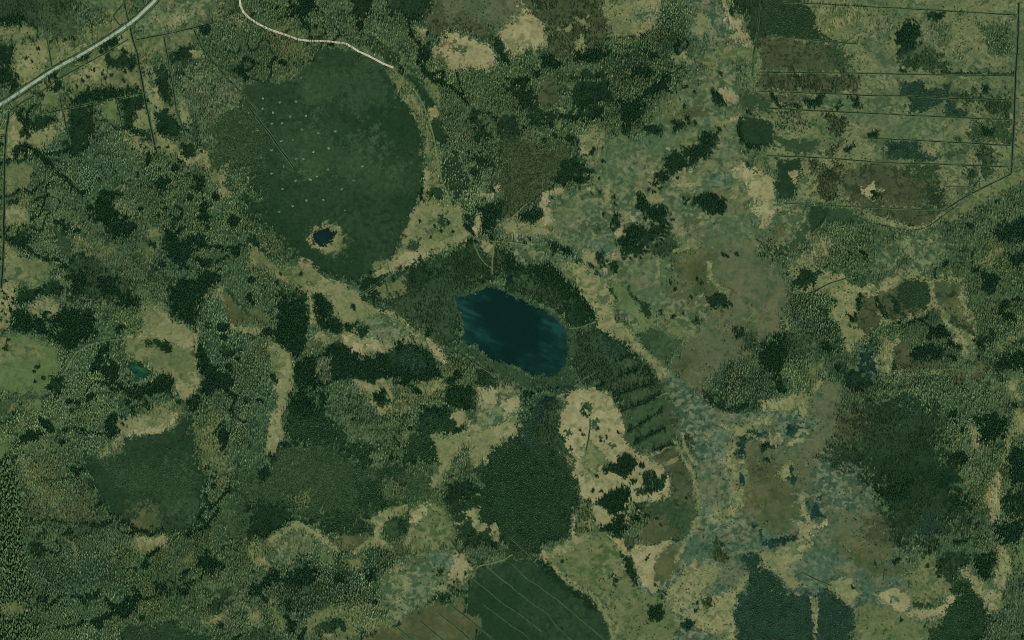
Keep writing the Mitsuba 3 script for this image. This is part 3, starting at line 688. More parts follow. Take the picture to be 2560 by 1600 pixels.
b.5 780,0 1120,0 1150,120 1260,330 1290,480 1290,650 1220,780 1120,800 1020,830 880,840 850,790 980,680 920,600 940,545 1060,540 1110,490 1100,380 1060,290 920,210 800,130;fen|curving brown fen band between pale sand and grey-green heath, lower right of centre
e.5 780,0 1100,0 1130,110 1000,190 900,190 820,120
ex10 950,560 1100,530 1290,560 1290,650 1220,760 1100,720
r.6 860,790 980,690 1060,640 1080,720 1000,820 880,840
r.3 1040,890 1100,840 1170,850 1180,900 1150,1000 1090,1090 1000,1080 1000,960
b.3 780,790 820,770 850,840 820,890 790,860
~p. 6 930,240 1010,190 1110,150
~p. 5 1060,270 1150,240
~n. 9 800,860 840,855
~n. 9 940,845 1030,825
~n. 9 1120,810 1220,795
~n. 7 935,935 965,900
tx10 1150,0 1590,0 1580,200 1590,500 1560,660 1420,720 1400,900 1240,1000 1180,1080 1200,860 1290,700 1310,560 1260,330 1180,180
px8 1480,250 1560,130 1590,270 1580,560 1540,660 1400,680 1420,600 1530,560 1550,400
~p. 12 1130,120 1180,190 1220,280 1270,360 1300,520 1300,650 1250,760 1180,860 1130,960
ek5 1200,100 1250,110 1290,230 1250,200
hx8 1590,100 1792,0 1792,680 1700,680 1600,600 1590,400
rx8 1610,270 1792,280 1792,560 1640,560
dk4 1590,40 1700,30 1760,60 1700,120 1600,110
ek5 1570,130 1620,200 1610,260 1580,200
t.4 1600,330 1650,340 1640,420 1600,420
t.3 1660,560 1690,540 1680,610
tx8 1240,740 1600,720 1792,760 1792,900 1620,920 1550,1080 1500,1120 1420,1000 1400,900 1250,960
px8 1090,1110 1220,1010 1300,980 1400,960 1440,1010 1380,1100 1300,1200 1200,1300 1130,1400 1080,1250
rk4 1400,880 1470,870 1510,940 1450,960 1400,920
ek4 1400,820 1450,820 1460,880 1410,890
tx4 1480,1040 1600,1010 1590,1080 1520,1110
px6 1560,1140 1650,1030 1640,1130 1580,1180 1550,1300 1560,1512 1480,1512 1400,1400 1240,1400 1180,1380 1240,1280 1340,1200 1460,1190
ek2 1320,1230 1390,1210 1390,1260 1340,1260
nk2 1180,1390 1230,1340 1270,1370 1230,1430
nk2 1270,1270 1290,1290 1270,1310
ul5 1600,950 1650,910 1792,900 1792,1512 1560,1512 1560,1300 1580,1190 1640,1130 1650,1030;spruce_stand|blue-tinged dark forest at the bottom edge, right of the sandy flat
ox4 220,920 430,810 530,780 640,770 720,830 770,920 800,1010 850,1080 930,1180 1000,1200 1100,1250 1130,1400 1100,1512 730,1512 690,1360 610,1240 530,1160 430,1090 310,1010;meadow|pale grey-green meadow right of the dark diagonal-lined field
p.3 200,910 430,800 540,770 540,790 430,830 260,930 330,1030 440,1110 530,1170 430,1140 320,1050 230,970
nc3 960,1260 1030,1240 1050,1300 1030,1350 970,1350
nk3 770,920 830,930 860,1040 880,1140 820,1060
nk3 690,1060 740,1080 730,1120
nk3 1020,1150 1050,1160 1040,1200
d.3 0,960 150,920 190,960 260,990 340,1080 460,1160 550,1190 620,1290 680,1400 700,1512 0,1512
nk4 190,950 260,990 340,1080 460,1160 550,1190 620,1290 570,1290 440,1190 330,1110 230,1030
dl3 0,880 100,900 150,925 0,960
~p. 16 540,1170 600,1240 650,1320 690,1400 710,1512
@L 1920 1060 .35714
hx12 0,130 150,150 300,60 440,0 420,150 350,300 440,420 640,430 760,560 800,700 800,860 700,950 500,900 400,700 340,480 180,480 0,780
rx14 0,280 150,300 200,480 190,650 60,760 0,740
dk20 430,20 600,0 1200,0 1250,200 1300,350 1350,500 1400,600 1380,700 1200,760 1050,820 850,830 820,700 760,560 730,470 640,380 500,300 400,250;open_wood|large speckled dark conifer wood, lower right
nc10 740,480 850,420 950,430 940,540 860,560 780,530
ul10 1080,600 1200,620 1200,740 1050,790 980,750
nk12 1100,350 1250,250 1330,300 1360,560 1250,600 1200,500
bk10 420,0 640,0 620,130 430,200
dk10 860,560 1000,620 980,760 860,800 800,640
t.8 200,480 350,490 380,640 280,700 330,800 480,830 500,1000 420,1100 260,1060 200,960 260,860 230,800 0,860 0,780 180,760 300,640
tx14 300,280 500,400 680,520 700,620 560,620 400,560 340,440
b.12 640,640 800,680 840,820 780,880 660,760
px6 0,910 150,860 220,800 280,830 180,950 100,980 190,1110 150,1140 80,1080 0,1000
p.3 40,360 150,270 150,370 120,380
p.4 200,680 290,680 300,740 260,800 200,770
u.2 150,290 170,300 165,350 200,360 180,410 165,470 150,410 120,380 150,360
u.2 290,570 330,540 370,500 340,580 370,630 330,660 290,640
rx10 480,850 600,830 840,880 820,960 980,980 930,1060 760,1060 640,1000
ul4 0,1000 60,1040 80,1110 70,1180 0,1180
ul5 0,1200 100,1160 220,1190 310,1180 400,1130 480,1180 560,1260 610,1370 580,1512 0,1512
pt3 290,1200 330,1190 330,1512 310,1512
p.5 420,1100 560,1080 600,1180 560,1240 480,1170
t.2 620,1190 720,1170 740,1210 700,1240 650,1220
tx6 700,1100 860,1060 900,1130 760,1170
ox6 950,1060 1060,940 1150,900 1170,1000 1240,1080 1260,1180 1150,1250 1000,1240 960,1180
a.3 780,1190 880,1150 960,1190 960,1290 900,1300 840,1250 780,1240;clearing|small pale rounded sand patch at bottom right
m.2 840,1200 900,1190 890,1240 850,1240
a.3 940,1310 1160,1270 1230,1240 1290,1190 1250,1290 1180,1340 1080,1370 960,1340;clearing|pale boat-shaped sand patch at bottom right
d.3 1000,1235 1200,1250 1150,1280 1000,1265
ox6 580,1512 620,1290 760,1260 900,1320 1080,1390 1200,1360 1100,1512
nl4 1090,1512 1120,1420 1220,1360 1240,1270 1330,1200 1260,1150 1330,1070 1420,1090 1480,1180 1520,1260 1520,1340 1480,1480 1440,1512;spruce_stand|smooth dark forest wedge at the bottom edge, far right
dk5 1170,940 1250,880 1360,900 1400,940 1330,1010 1270,1100 1170,1050
nc4 1420,960 1460,920 1560,890 1590,870 1570,960 1520,1080 1460,1060
pt4 1400,0 1480,60 1470,190 1430,150
pt4 1660,60 1720,0 1760,20 1690,130 1680,290 1640,260
at4 1480,510 1560,440 1600,330 1620,500 1620,580 1590,700 1550,680 1550,600;clearing|narrow upright sandy glade near the right edge, lower right
px5 1580,850 1680,860 1680,1060 1620,1130 1560,1110 1600,960
px5 1340,1020 1400,1000 1450,1080 1540,1150 1590,1180 1620,1270 1590,1340 1540,1300 1480,1200 1400,1090
gk5 1700,890 1792,850 1792,1000 1700,1080
uc6 1450,0 1650,0 1650,90 1530,120
uc6 1680,200 1792,150 1792,400 1690,420
fc6 1630,500 1792,450 1792,680 1630,640
uc5 1570,720 1640,680 1770,700 1720,830 1600,810
@V 0 0 .46076 640 400
el8 1130,660 1200,600 1310,560 1389,600 1389,868 1140,868
d.5 1310,470 1389,450 1389,560 1320,560
ms10 1080,300 1200,380 1270,460 1290,550 1200,600 1110,640 1010,600 960,480 1010,380
p.3 1030,265 1085,265 1090,300 1060,300
nk4 1225,385 1300,340 1320,350 1270,390
nc4 395,315 450,285 455,300 420,320
@V 640 0 .46076 640 400
hx8 980,0 1389,0 1389,80 1300,150 1220,130 1150,60 1040,120
b.6 1160,120 1220,140 1260,210 1180,170
@V 1280 0 .46076 640 400
nk5 330,430 520,430 530,520 430,600 330,560
nc4 600,540 700,540 720,620 630,700 600,640
@V 0 400 .46076 640 400
nc3 590,370 660,375 735,355 730,385 660,410 600,405
nc3 640,280 690,300 690,330 650,320
os4 625,215 700,240 720,290 660,280 620,260
o.4 20,560 120,550 260,580 280,620 200,690 120,680 20,640
p.3 20,270 130,260 130,320 20,330
ek8 370,600 600,600 760,800 640,780 400,740
nc3 380,640 460,640 470,700 400,730
nc3 520,650 620,640 640,720 560,740
nc3 640,720 760,760 740,800 650,790
@V 640 400 .46076 640 400
~p. 10 930,60 918,180 880,280 830,350 820,430 790,490 700,590 640,625
~dl 8 270,470 340,520 430,550 520,545
~a. 22 1205,310 1210,350 1190,390
p.4 1320,340 1389,300 1389,420 1340,370
p.3 1230,450 1280,470 1280,510 1240,490
ek12 880,700 1100,720 1150,800 1100,868 850,868
d.4 960,140 1000,150 1020,210 970,220
d.4 1000,310 1040,320 1010,390 980,380
@V 1280 400 .46076 640 400
~a. 22 260,165 185,190 175,250 195,330
p.4 390,490 450,500 440,560 390,540
p.4 510,490 580,480 570,540 520,540
rx14 860,520 1060,480 1080,640 1180,720 1140,800 1000,780 880,700
nk4 1050,740 1160,720 1170,790 1080,800
~p. 5 880,495 940,480 980,440
t.8 1060,70 1170,70 1180,160 1080,150
@V 1920 400 .46076 640 400
d.4 240,270 330,265 300,320 270,380 220,400
dl6 870,130 950,130 950,260 860,260
@V 0 800 .46076 640 400
~a. 14 690,620 760,605 860,600 930,570 950,520
p.4 620,540 680,560 690,640 640,700 560,730 640,650 670,600
@V 640 800 .46076 640 400
ms4 330,210 410,210 400,300 380,370 340,320
m.8 1190,380 1389,380 1389,600 1260,600 1180,560
a.5 1210,390 1290,390 1290,450 1220,470
a.5 1330,440 1389,430 1389,500 1340,500
p.5 1060,500 1130,500 1160,560 1120,570 1080,530
p.4 960,640 1050,640 1160,590 1240,500 1240,560 1150,640 1100,700 1060,760 1000,868 960,868 1010,780 990,690
p.4 1150,640 1260,600 1389,520 1389,600 1280,690 1220,780 1170,770 1190,700
@V 1280 800 .46076 640 400
ek4 140,570 250,430 250,600 340,760 240,700 150,650
e.3 380,440 430,450 430,510 390,490
e.3 410,540 470,540 440,590
o.6 400,660 440,680 520,740 440,860 390,800
~nc 9 590,215 640,195
~nc 10 590,300 640,280 700,255
~nc 10 555,415 660,375 760,345
~nc 10 600,490 720,450 800,400
~nc 10 635,600 720,550 810,490
~nc 12 670,665 740,625 820,590
~nc 11 765,707 815,685 870,675
@V 1920 800 .46076 640 400
bk10 340,480 540,520 520,640 300,680
nc4 1140,560 1270,560 1270,640 1150,660
@V 0 1200 .46076 640 400
~ot 16 300,300 380,310 420,360 425,430
@V 640 1200 .46076 640 400
~p. 14 75,360 110,300 200,240 290,260 380,320 440,370
~p. 12 540,390 590,350 680,345 740,380
~p. 26 640,215 700,190 810,150
~p. 24 660,215 670,290
nl4 760,210 840,200 830,280 780,290
ox6 860,210 1000,190 1060,270 1040,350 850,380 830,300
a.4 850,210 890,150 920,130 915,170 880,210
@V 1600 1000 .46076 640 400
b.14 600,340 740,340 720,430 600,460
r.14 600,470 840,480 860,600 760,700 640,640 560,560
u.2 545,180 640,170 700,160 690,200 620,212 540,198
u.2 540,220 560,240 556,300 545,330 535,280
u.2 535,380 562,400 562,470 535,450
u.2 800,110 840,150 900,140 940,120 920,160 850,152 830,200 800,180 790,140
u.2 960,520 952,590 930,612 880,540 930,572
u.2 910,640 970,600 992,630 950,646
u.2 610,680 660,690 656,750 646,762 640,712
uk3 660,765 740,740 840,735 830,750 740,782 700,800
nc2 670,232 705,225 728,250 700,258 660,272 650,255
nc1 680,318 708,318 708,338 682,338
~p. 5 510,190 540,172 600,190 640,215 690,215 720,240
~p. 5 700,160 702,205 722,232 742,190 760,210
~p. 5 850,192 880,160 905,175 900,208 830,222 815,240
~p. 5 545,330 570,345 560,400 575,420
~p. 4 545,480 530,520 545,560
~p. 5 900,640 880,600 860,540 875,520
~p. 5 230,180 240,260 270,300 300,340
~p. 4 350,180 370,195 360,220 340,200
~a. 10 1000,660 960,690 930,680 900,700 920,720
p.5 440,140 560,150 700,90 690,120 620,150 500,170
tx6 250,180 330,190 400,300 380,380 320,320
ek3 240,190 280,200 290,260 260,240
h.10 960,240 1030,100 900,20 1000,0 1060,80 1040,200
@V 1280 0 .46076 640 400
p.4 880,300 940,280 960,320 900,330
o.6 1040,310 1110,300 1100,350 1050,350
p.4 1020,60 1090,90 1080,130 1030,110
b.4 150,440 240,430 260,560 180,600
~p. 5 1120,660 1230,640 1300,650
d.3 1250,640 1310,630 1389,660 1389,780 1300,800 1240,720
~nc 8 1250,640 1235,720 1290,800 1340,800
o.4 920,740 1000,720 1000,780 930,800
@V 1280 400 .46076 640 400
~p. 5 530,130 520,180 530,240
p.3 620,300 640,290 640,330 620,330
~p. 6 960,440 990,470 1020,450
~p. 4 1070,560 1080,640 1120,690 1170,720
~p. 5 790,540 795,600 785,630
t.8 480,420 560,430 540,520 420,480
e.6 390,340 470,350 460,370 400,370
p.4 880,90 960,60 1000,90 960,130 900,130
p.3 745,180 800,170 810,220 770,240 740,210
@G 1280 530 .35714
w.1 -372,595 -360,635 -364,690 -340,705 -320,760 -318,830 -320,880 -300,920 -270,945 -240,925 -210,930 -205,985 -170,980 -150,1010 -110,1040 -70,1050 -10,1052 0,1070 40,1080 80,1105 110,1130 150,1142 200,1140 260,1145 310,1130 345,1105 365,1085 380,1050 385,1000 398,950 395,900 385,860 370,830 350,800 330,780 300,745 255,710 200,680 130,650 60,610 0,595 -30,560 -62,540 -110,530 -160,532 -200,560 -260,580 -320,595;lake|big dark blue-green oval lake with a scalloped south-west shore'''
LINES = '''@A 0 0 .35714
road 7.5 -60,750 0,715 100,650 200,580 300,515 420,440 560,365 700,280 820,200 890,150 940,110 1000,50 1055,0 1090,-50;grey paved road running diagonally across the top left corner
ditch 3 40,775 150,700 260,640 380,550 500,480 700,370 880,260;long roadside ditch running parallel below the grey road
ditch 4.5 850,0 880,130 905,240 940,350 980,560 1000,680 1040,860 1085,1070;long dark north-south ditch under the grey road, the longest in the top left
ditch 4 930,265 1120,230 1300,190 1520,135;ditch heading right just under the grey road, top left
ditch 3 1130,245 1160,400 1190,560 1220,740 1290,960;thin north-south ditch second right of the longest one, top left
ditch 3 1340,190 1400,320 1500,450 1600,560 1700,660 1792,760;slanting ditch at top left running down towards the oval bog
ditch 2.5 1540,140 1600,290 1650,400 1670,440;short thin ditch right of the slanting one, top left
ditch 4 270,795 420,760 600,720 800,685 1000,640;straight ditch running left from the longest ditch, edged by a dark thicket
ditch 3.5 800,690 840,880;short ditch beside the narrow green field strip, top left
ditch 3 400,660 420,760 440,850 480,1010;ditch crossing the left part of the straight thicket-edged ditch
ditch 2.5 260,690 270,790;very short ditch closing the left end of the thicket-edged ditch
ditch 2 640,720 650,860;faint short ditch south of the dark thicket, top left
ditch 5 45,780 25,950 20,1100 18,1300 18,1512 20,1600 15,1850 5,2020;dark straight ditch along the left edge
ditch 2.5 850,0 770,95 820,165 870,140;angular ditch loop north of the grey road
ditch 2.5 260,60 280,180 310,270 345,465;ditch running down to the grey road from the top left woods
ditch 1.6 480,345 580,255;short faint scratch of a ditch above the grey road
gravel 5 1665,-60 1665,0 1670,30 1690,70 1730,110 1792,152 1882,195 1972,225 2082,265 2142,272 2272,275 2412,292 2452,315 2502,348 2572,378 2672,432 2747,463;pale cream gravel road curving in from the top and ending at the oval bog
@B 640 0 .35714
ditch 4 -60,740 0,820 80,920 180,1060 260,1170;straight ditch with pale banks cut into the oval bog
path 3 955,463 990,520 1030,620;pale footpath continuing from the end of the gravel road
path 4 1000,510 1080,590 1150,690 1200,800 1230,900 1260,1060 1290,1230 1340,1370 1390,1484 1420,1564 1520,1660;pale track along the east side of the oval bog
path 2.5 820,0 830,120 850,200 890,260;faint track from the top edge to the block-shaped field
path 2.5 1420,1080 1480,1200 1510,1290;faint pale track edging the lower dark field, east of the oval bog
ditch 2 1792,1470 1700,1560 1640,1610;thin track ditch slanting down to the path crossing
@C 1280 0 .35714
ditch 2 220,1310 120,1400 0,1500;straight thin ditch slanting through the dark pine bog above the lake
ditch 2.5 1750,0 1730,200 1700,380 1695,530;dark boundary ditch at the top right edge of the mottled heath
path 1.6 1510,900 1510,1300;faint straight ride down the mottled heath, right of centre
path 2 740,1330 1000,1040 1080,960;faint straight track slanting across the mottled heath, upper right of centre
@D 1920 0 .35714
ditch 3 120,0 400,10 800,35 1200,55 1780,90;topmost long drainage ditch at the right
ditch 4.5 1785,0 1770,300 1755,520 1740,830 1725,1040 1715,1210;north-south drainage ditch along the right edge
ditch 3 -50,495 500,500 1000,510 1750,520;second long drainage ditch from the top, right side
ditch 3 -50,630 400,645 700,660 950,662 1300,680 1740,690;third long drainage ditch from the top, right side
ditch 3 -30,748 400,770 700,785 1000,800 1740,835;fourth long drainage ditch from the top, right side
ditch 3 680,960 1000,975 1400,995 1720,1015;fifth drainage ditch from the top, ending halfway, right side
ditch 3 0,1085 400,1100 830,1135 1200,1145 1720,1165;sixth long drainage ditch from the top, right side
ditch 2.5 65,1320 70,1415 400,1435 700,1450 1230,1470;lowest long drainage ditch at the right, below the burnt heath
ditch 3.5 1230,1475 1400,1370 1600,1270 1715,1215;slanting drainage ditch at the lower right corner of the drained land
ditch 2.5 0,235 300,265 640,295;short ditch under the dark rectangular stand, top right
ditch 1.5 640,295 655,240;tiny kink at the end of the short ditch, top right
ditch 1.8 1240,1300 1400,1305;very short ditch right of the burnt heath
ditch 1.5 825,975 815,1110;short cross ditch on the left of the trapezoid thicket, right
path 2.5 1790,1240 1600,1350 1480,1430 1380,1480 1250,1570;pale cart track beside the slanting drainage ditch, right
path 1.5 440,915 400,970 380,1040;short curved footpath in the drained land, right
@E 0 530 .35714
path 5 440,1140 490,1060 540,980 620,930 720,910 830,890;grass track leaving the hay meadow towards the angular clearing, left
ditch 2 -20,825 200,840 320,890 440,940 500,970;ditch along the top of the smooth green hay meadow, left
path 1.6 -20,1075 200,1110 330,1140 440,1140;faint dark track across the lower hay meadow, left
path 1.4 -20,985 220,985 270,960;faint track across the upper hay meadow, left
ditch 1.8 440,1140 490,1095 560,1130;short ditch at the corner of the hay meadow
path 1.4 830,890 1100,880 1250,900 1360,870;faint track across the angular clearing
@F 640 530 .35714
ditch 3 1350,985 1420,985 1520,1050 1620,1110 1690,1150 1700,1220;dark ditch leading south-east from the lake's west side
ditch 2 1370,1000 1420,975 1480,925;short ditch reaching the west shore of the lake
ditch 4 720,580 800,540 910,450;wide dark ditch through the carr at the south tip of the oval bog
ditch 2 890,470 915,520 920,560;small side ditch near the south tip of the oval bog
path 4 1520,180 1560,200 1650,205 1740,210 1792,215 1900,230;pale dirt road crossing above the lake, running left to right
path 3 1520,190 1530,240 1560,310 1600,360 1650,390;curved pale path below the path crossing, above the lake
path 3.5 1655,450 1655,300 1675,180 1760,60 1830,0 1900,-60;pale path running straight to the north shore of the lake
path 2.5 1520,190 1600,130;short pale path at the crossing above the lake
path 2 620,540 680,590 740,620 800,690 870,700;small winding dry creek in the tapering meadow
path 2 1200,1290 1320,1240 1430,1200 1510,1210 1560,1260;faint curved track south-west of the lake
path 2 1600,1400 1540,1480;short faint path in the pale patch south of the lake
path 2 930,1420 1040,1410 1130,1390;thin dark track below the light birch wood
@G 1280 530 .35714
path 2.5 1000,1300 1080,1265 1110,1280 1190,1290;short white path at the edge of the ribbed fen wood
path 2 0,220 150,270 240,320 420,440;long pale path running from the crossing above the lake to the tan lane
path 2.5 1145,275 1210,250 1250,215 1260,180;pale dry streambed in the mottled heath, right of centre
path 2 1030,350 1018,430;small upright pale streak in the mottled heath
path 2 1385,400 1400,490 1450,540 1510,580
path 3 400,815 470,810 530,790 590,770;pale path from the lake's east shore to the tan lane
path 2 430,1225 500,1170 580,1130;thin track south-east of the lake
@H 1920 530 .35714
ditch 2 650,40 720,75 850,100 980,130 1080,120 1160,80 1240,20 1340,-50;dark stream along the pale rim of the brown heath, right
path 2.5 160,290 280,200 350,110;pale path slanting up beside a dark green swoosh, right side
ditch 2.5 160,620 200,590 320,560 430,500 560,460 700,440;hedge-like ditch above the grey-green birch block, right
ditch 1.5 300,960 340,1050 460,1050 540,1000;thin ditch curving round the foot of the grey-green birch block, right
@J 640 1060 .35714
path 4 1490,1060 1540,1000 1560,985 1640,970 1740,940 1800,905;pale track along the top of the large dark green field
path 4 1390,230 1330,310 1280,400 1230,490;pale track down the tan valley south-west of the lake
ditch 3 1370,810 1410,870 1430,900;short black ditch between the pale mosaic and the forest block
ditch 2 1075,850 1055,900;tiny black ditch in the pale mosaic, bottom centre
ditch 2.5 745,1450 740,1512;tiny ditch at the bottom edge
path 3 620,1330 670,1400 740,1440;pale path bending down at the bottom edge
path 2.5 720,1500 640,1505 560,1490 480,1512;pale path along the bottom edge, left of the olive-brown field
furrow 1.6 1610,985 1700,1070 1740,1100 1792,1130;first pale furrow in the large dark green field from its top corner
furrow 1.6 1500,1060 1640,1170 1730,1245 1800,1290 1900,1360 2000,1440;second pale furrow in the large dark green field
furrow 1.4 1590,1250 1700,1330 1780,1390 1880,1460 1940,1512;third pale furrow in the large dark green field
ditch 2 990,1405 1060,1460 1120,1512;leftmost dark furrow at the bottom edge in the olive-brown field
ditch 2 1130,1340 1230,1430 1340,1512;second dark furrow in the olive-brown field at the bottom
ditch 2 1280,1310 1390,1400 1500,1490;third dark furrow in the olive-brown field at the bottom
ditch 2 1370,1260 1480,1340 1600,1440 1680,1512;fourth dark furrow, on the edge between the olive-brown and dark green fields
ditch 2 830,1465 900,1512;lone short furrow left in the olive-brown field at the bottom
@K 1280 1060 .35714
furrow 1.8 0,970 100,1070 220,1150 330,1230 420,1310 520,1390 650,1500;upper long pale furrow through the dark green field
furrow 1.6 -182,980 -90,1060 0,1130 120,1230 240,1310 300,1390 380,1470 460,1530;middle long pale furrow through the dark green field
ditch 3 -20,780 80,870 150,930 210,940;dark ditch at the top corner of the dark green field
ditch 1.5 545,-40 545,30 535,100 515,190;thin blue ditch across the large pale sandy clearing
path 1.5 1260,900 1225,1050 1180,1200 1140,1330;thin straight ride down the sandy flat, bottom centre right
@L 1920 1060 .35714
ditch 2 230,1030 330,1080 430,1120;short straight ditch in the teal mosaic, lower right
ditch 1.5 800,1000 790,1080;tiny upright ditch in the rusty ground, lower right
path 1.5 940,1330 1050,1360 1180,1330;faint track on the pale boat-shaped sand patch, bottom right
@V 1280 800 .46076
drain 2.6 590,215 640,195;first dark drain from the north in the ribbed fen woodland, right of the lake
drain 2.6 590,300 640,280 700,255;second dark drain from the north in the ribbed fen woodland, right of the lake
drain 2.6 555,415 660,375 760,345;third dark drain from the north in the ribbed fen woodland, right of the lake
drain 2.6 600,490 720,450 800,400;fourth dark drain from the north in the ribbed fen woodland, right of the lake
drain 2.6 635,600 720,550 810,490;fifth dark drain from the north in the ribbed fen woodland, right of the lake
drain 2.6 670,665 740,625 820,590;sixth dark drain from the north in the ribbed fen woodland, right of the lake
drain 2.6 765,707 815,685 870,675;lowest dark drain from the north in the ribbed fen woodland, right of the lake'''
DOTS = '''@B 640 0 .35714
hummock 3.2 40,680 157,708 272,702 37,752 110,780 232,808 342,803 103,858 175,855 315,900 430,925 548,912 172,980 250,972 502,1030 396,1058 103,1045 275,1105 327,1107 30,1095 188,1160 497,1183 103,1210 377,1253 422,1233 270,1262 347,1400 467,1395 254,1440 597,1320 180,1320 680,1260 157,1480 620,1470 0,905 -60,780 -120,850 -160,960 -80,1010 -140,1120 740,1160;small pale grass hummock dotted over the dark oval bog;pale hummocks on the oval bog
@G 1280 530 .35714
shrub 4.5 1000,30 1040,70 1075,60 985,100 1065,110 1000,150 1060,170 955,250 1010,240 1050,195 900,320 835,330 790,330 870,310 940,280 980,200 1100,90 1120,60 930,55;small round dark shrub speckled around the dark thicket in the mottled heath;shrubs around the dark thicket
shrub 4 575,395 600,420 625,385 560,380 590,435 545,370 665,350 690,370 720,360 735,390 700,400 730,425 650,375;small dark shrub beside the small round black copse, north-east of the lake;shrubs beside the round copse
shrub 5 1300,470 1330,500 1110,500 1140,540 1480,300 1510,310 1580,300 1530,650 1440,590;lone dark shrub on the mottled heath right of the lake;lone shrubs right of the lake
shrub 4.5 1120,740 1135,735 1290,760 1200,720 1260,600;lone dark shrub by the green meadow strip;lone shrubs by the meadow strip
sand 6 848,45 650,400;pale round sand patch in the mottled heath;pale round sand patches
@C 1280 0 .35714
shrub 5 1210,745 1150,850 1190,870 1230,830 1170,900 1290,860 1120,640 1200,605 1230,600 1475,510 1285,640 850,250;lone dark shrub on the pale mottled heath, top right of centre;lone shrubs on the upper mottled heath
shrub 4.5 1090,1210 1120,1180 1070,1240 1030,1230 1000,1340 960,1330 1040,1320 1160,1240 1100,1110 1150,1060 1180,1100 1200,1030 1180,1180;small dark shrub at the ragged edge of the long diagonal spruce thicket;shrubs edging the diagonal thicket
shrub 4.5 645,1500 715,1380 730,1430 610,1250 640,1130 1240,1400 1220,1430 1200,1390;lone dark shrub on the grey-green heath above the lake's right side;lone shrubs on the grey-green heath
sand 5 990,1200 1100,1035 540,1320 1300,1000;pale round sand spot on the mottled heath, upper right of centre;pale sand spots on the upper heath
@A 0 0 .35714
shrub 4.5 840,340 855,360 700,510 720,540 600,530 560,560 520,600 640,480 760,520 860,500 900,480 850,560 470,630 250,330 160,400 200,420 500,260 440,270 620,150;dark shrub scattered on rough grass near the grey road, top left;shrubs near the grey road
shrub 4 1100,1030 1010,1030 980,1020 1080,745 1070,790 1400,1060 1160,1030;small dark shrub dotted on the tan strips beside the longest ditch, top left;shrubs on the tan strips
shrub 5 710,1240 850,1280 960,1215 1045,1320 1130,1420 1230,1250 1310,1220 790,1200;lone dark spruce sticking out of the pale birch wood left of the oval bog;lone spruces in the birch wood
@E 0 530 .35714
shrub 4.5 30,960 50,940 48,965 55,900 260,1090 280,1085 300,1165 310,1168 245,1120 250,1190;dark bush standing on the smooth green hay meadow at the left edge;bushes on the hay meadow
shrub 3.5 10,560 30,570 50,600 20,640 60,660 90,640 15,700 40,720 75,690 10,760 50,770 90,610 100,560 30,610;small dark shrub speckled on the pale sandy strip at the left edge;shrubs on the left sandy strip
shrub 4.5 510,430 560,420 600,400 540,460 520,510 650,430 690,480 740,420 620,510 560,530 720,560 850,500 840,560 900,560;small dark shrub among the bead-like thickets, left side;shrubs among the bead-like thickets
@F 640 530 .35714
shrub 4 310,440 170,440 880,690 960,480 1150,60 1250,100 1300,140 1350,80 1220,180 1380,140;dark bush on the tan grassland around the foot of the oval bog;bushes below the oval bog
@K 1280 1060 .35714
shrub 4.5 1000,1120 355,960 1290,1240 1010,660 930,690 1040,700 1210,520;lone dark bush on the pale flats, bottom centre right;lone bushes on the lower pale flats
shrub 4 480,40 500,80 600,40 620,120 740,60 660,90 560,470 570,460 620,470 590,360;tiny grey-green tuft on the large pale sandy clearing south of the lake;tufts on the large sandy clearing
@L 1920 1060 .35714
shrub 5 1180,840 1160,870 1110,890 1200,950 1190,1000 1180,1060 880,960 890,950 870,970 735,970 580,1135 910,1360 1100,990 1460,700 1440,720 1400,680;lone dark shrub in the tan land right of the speckled wood, lower right;lone shrubs by the speckled wood'''

CELL, PAD = 1.25, 72
NX, NY = 2048, 1280
rng = np.random.default_rng(7)


def smooth_noise(scale, seed):
    r = np.random.default_rng(seed)
    k = scale / CELL
    a = r.standard_normal((int(NY / k) + 4, int(NX / k) + 4))
    a = ndimage.zoom(a, k, order=3)[:NY, :NX]
    return a / a.std()


EDGE = 0.5 * smooth_noise(28, 1) + 0.55 * smooth_noise(11, 2) + 0.5 * smooth_noise(5, 3)
GRAIN = np.random.default_rng(6).standard_normal((NY, NX))
FINE = 0.8 * smooth_noise(9, 4) + 0.9 * smooth_noise(3.2, 5)
ground = np.full((NY, NX), CODES.index('f'), np.int16)          # land cover of each cell; >= 100: a labelled piece of land
trees = np.full((NY, NX), ord('s'), np.uint8)                   # what grows on each cell
stand = np.zeros((NY, NX), np.int16)                            # which labelled stand it belongs to
areas, stands = {}, {}
STAND_NAMES = ('spruce_stand', 'birch_wood', 'open_wood', 'pine_bog')


sheet = (0.0, 0.0, 640.0, 540.0)


def parse(text):
    global sheet
    ox = oy = 0.0
    k = 1.0
    for line in text.strip().splitlines():
        if line.startswith('@'):
            ox, oy, k, *size = map(float, line.split()[1:])
            sheet = ox, oy, *(size or (640.0, 540.0))
            continue
        body, *says = line.split(';')
        words = body.split()
        pts = [tuple(float(x) for x in w.split(',')) for w in words if ',' in w]
        yield [w for w in words if ',' not in w], [(ox + x * k, oy + y * k) for x, y in pts], k, says


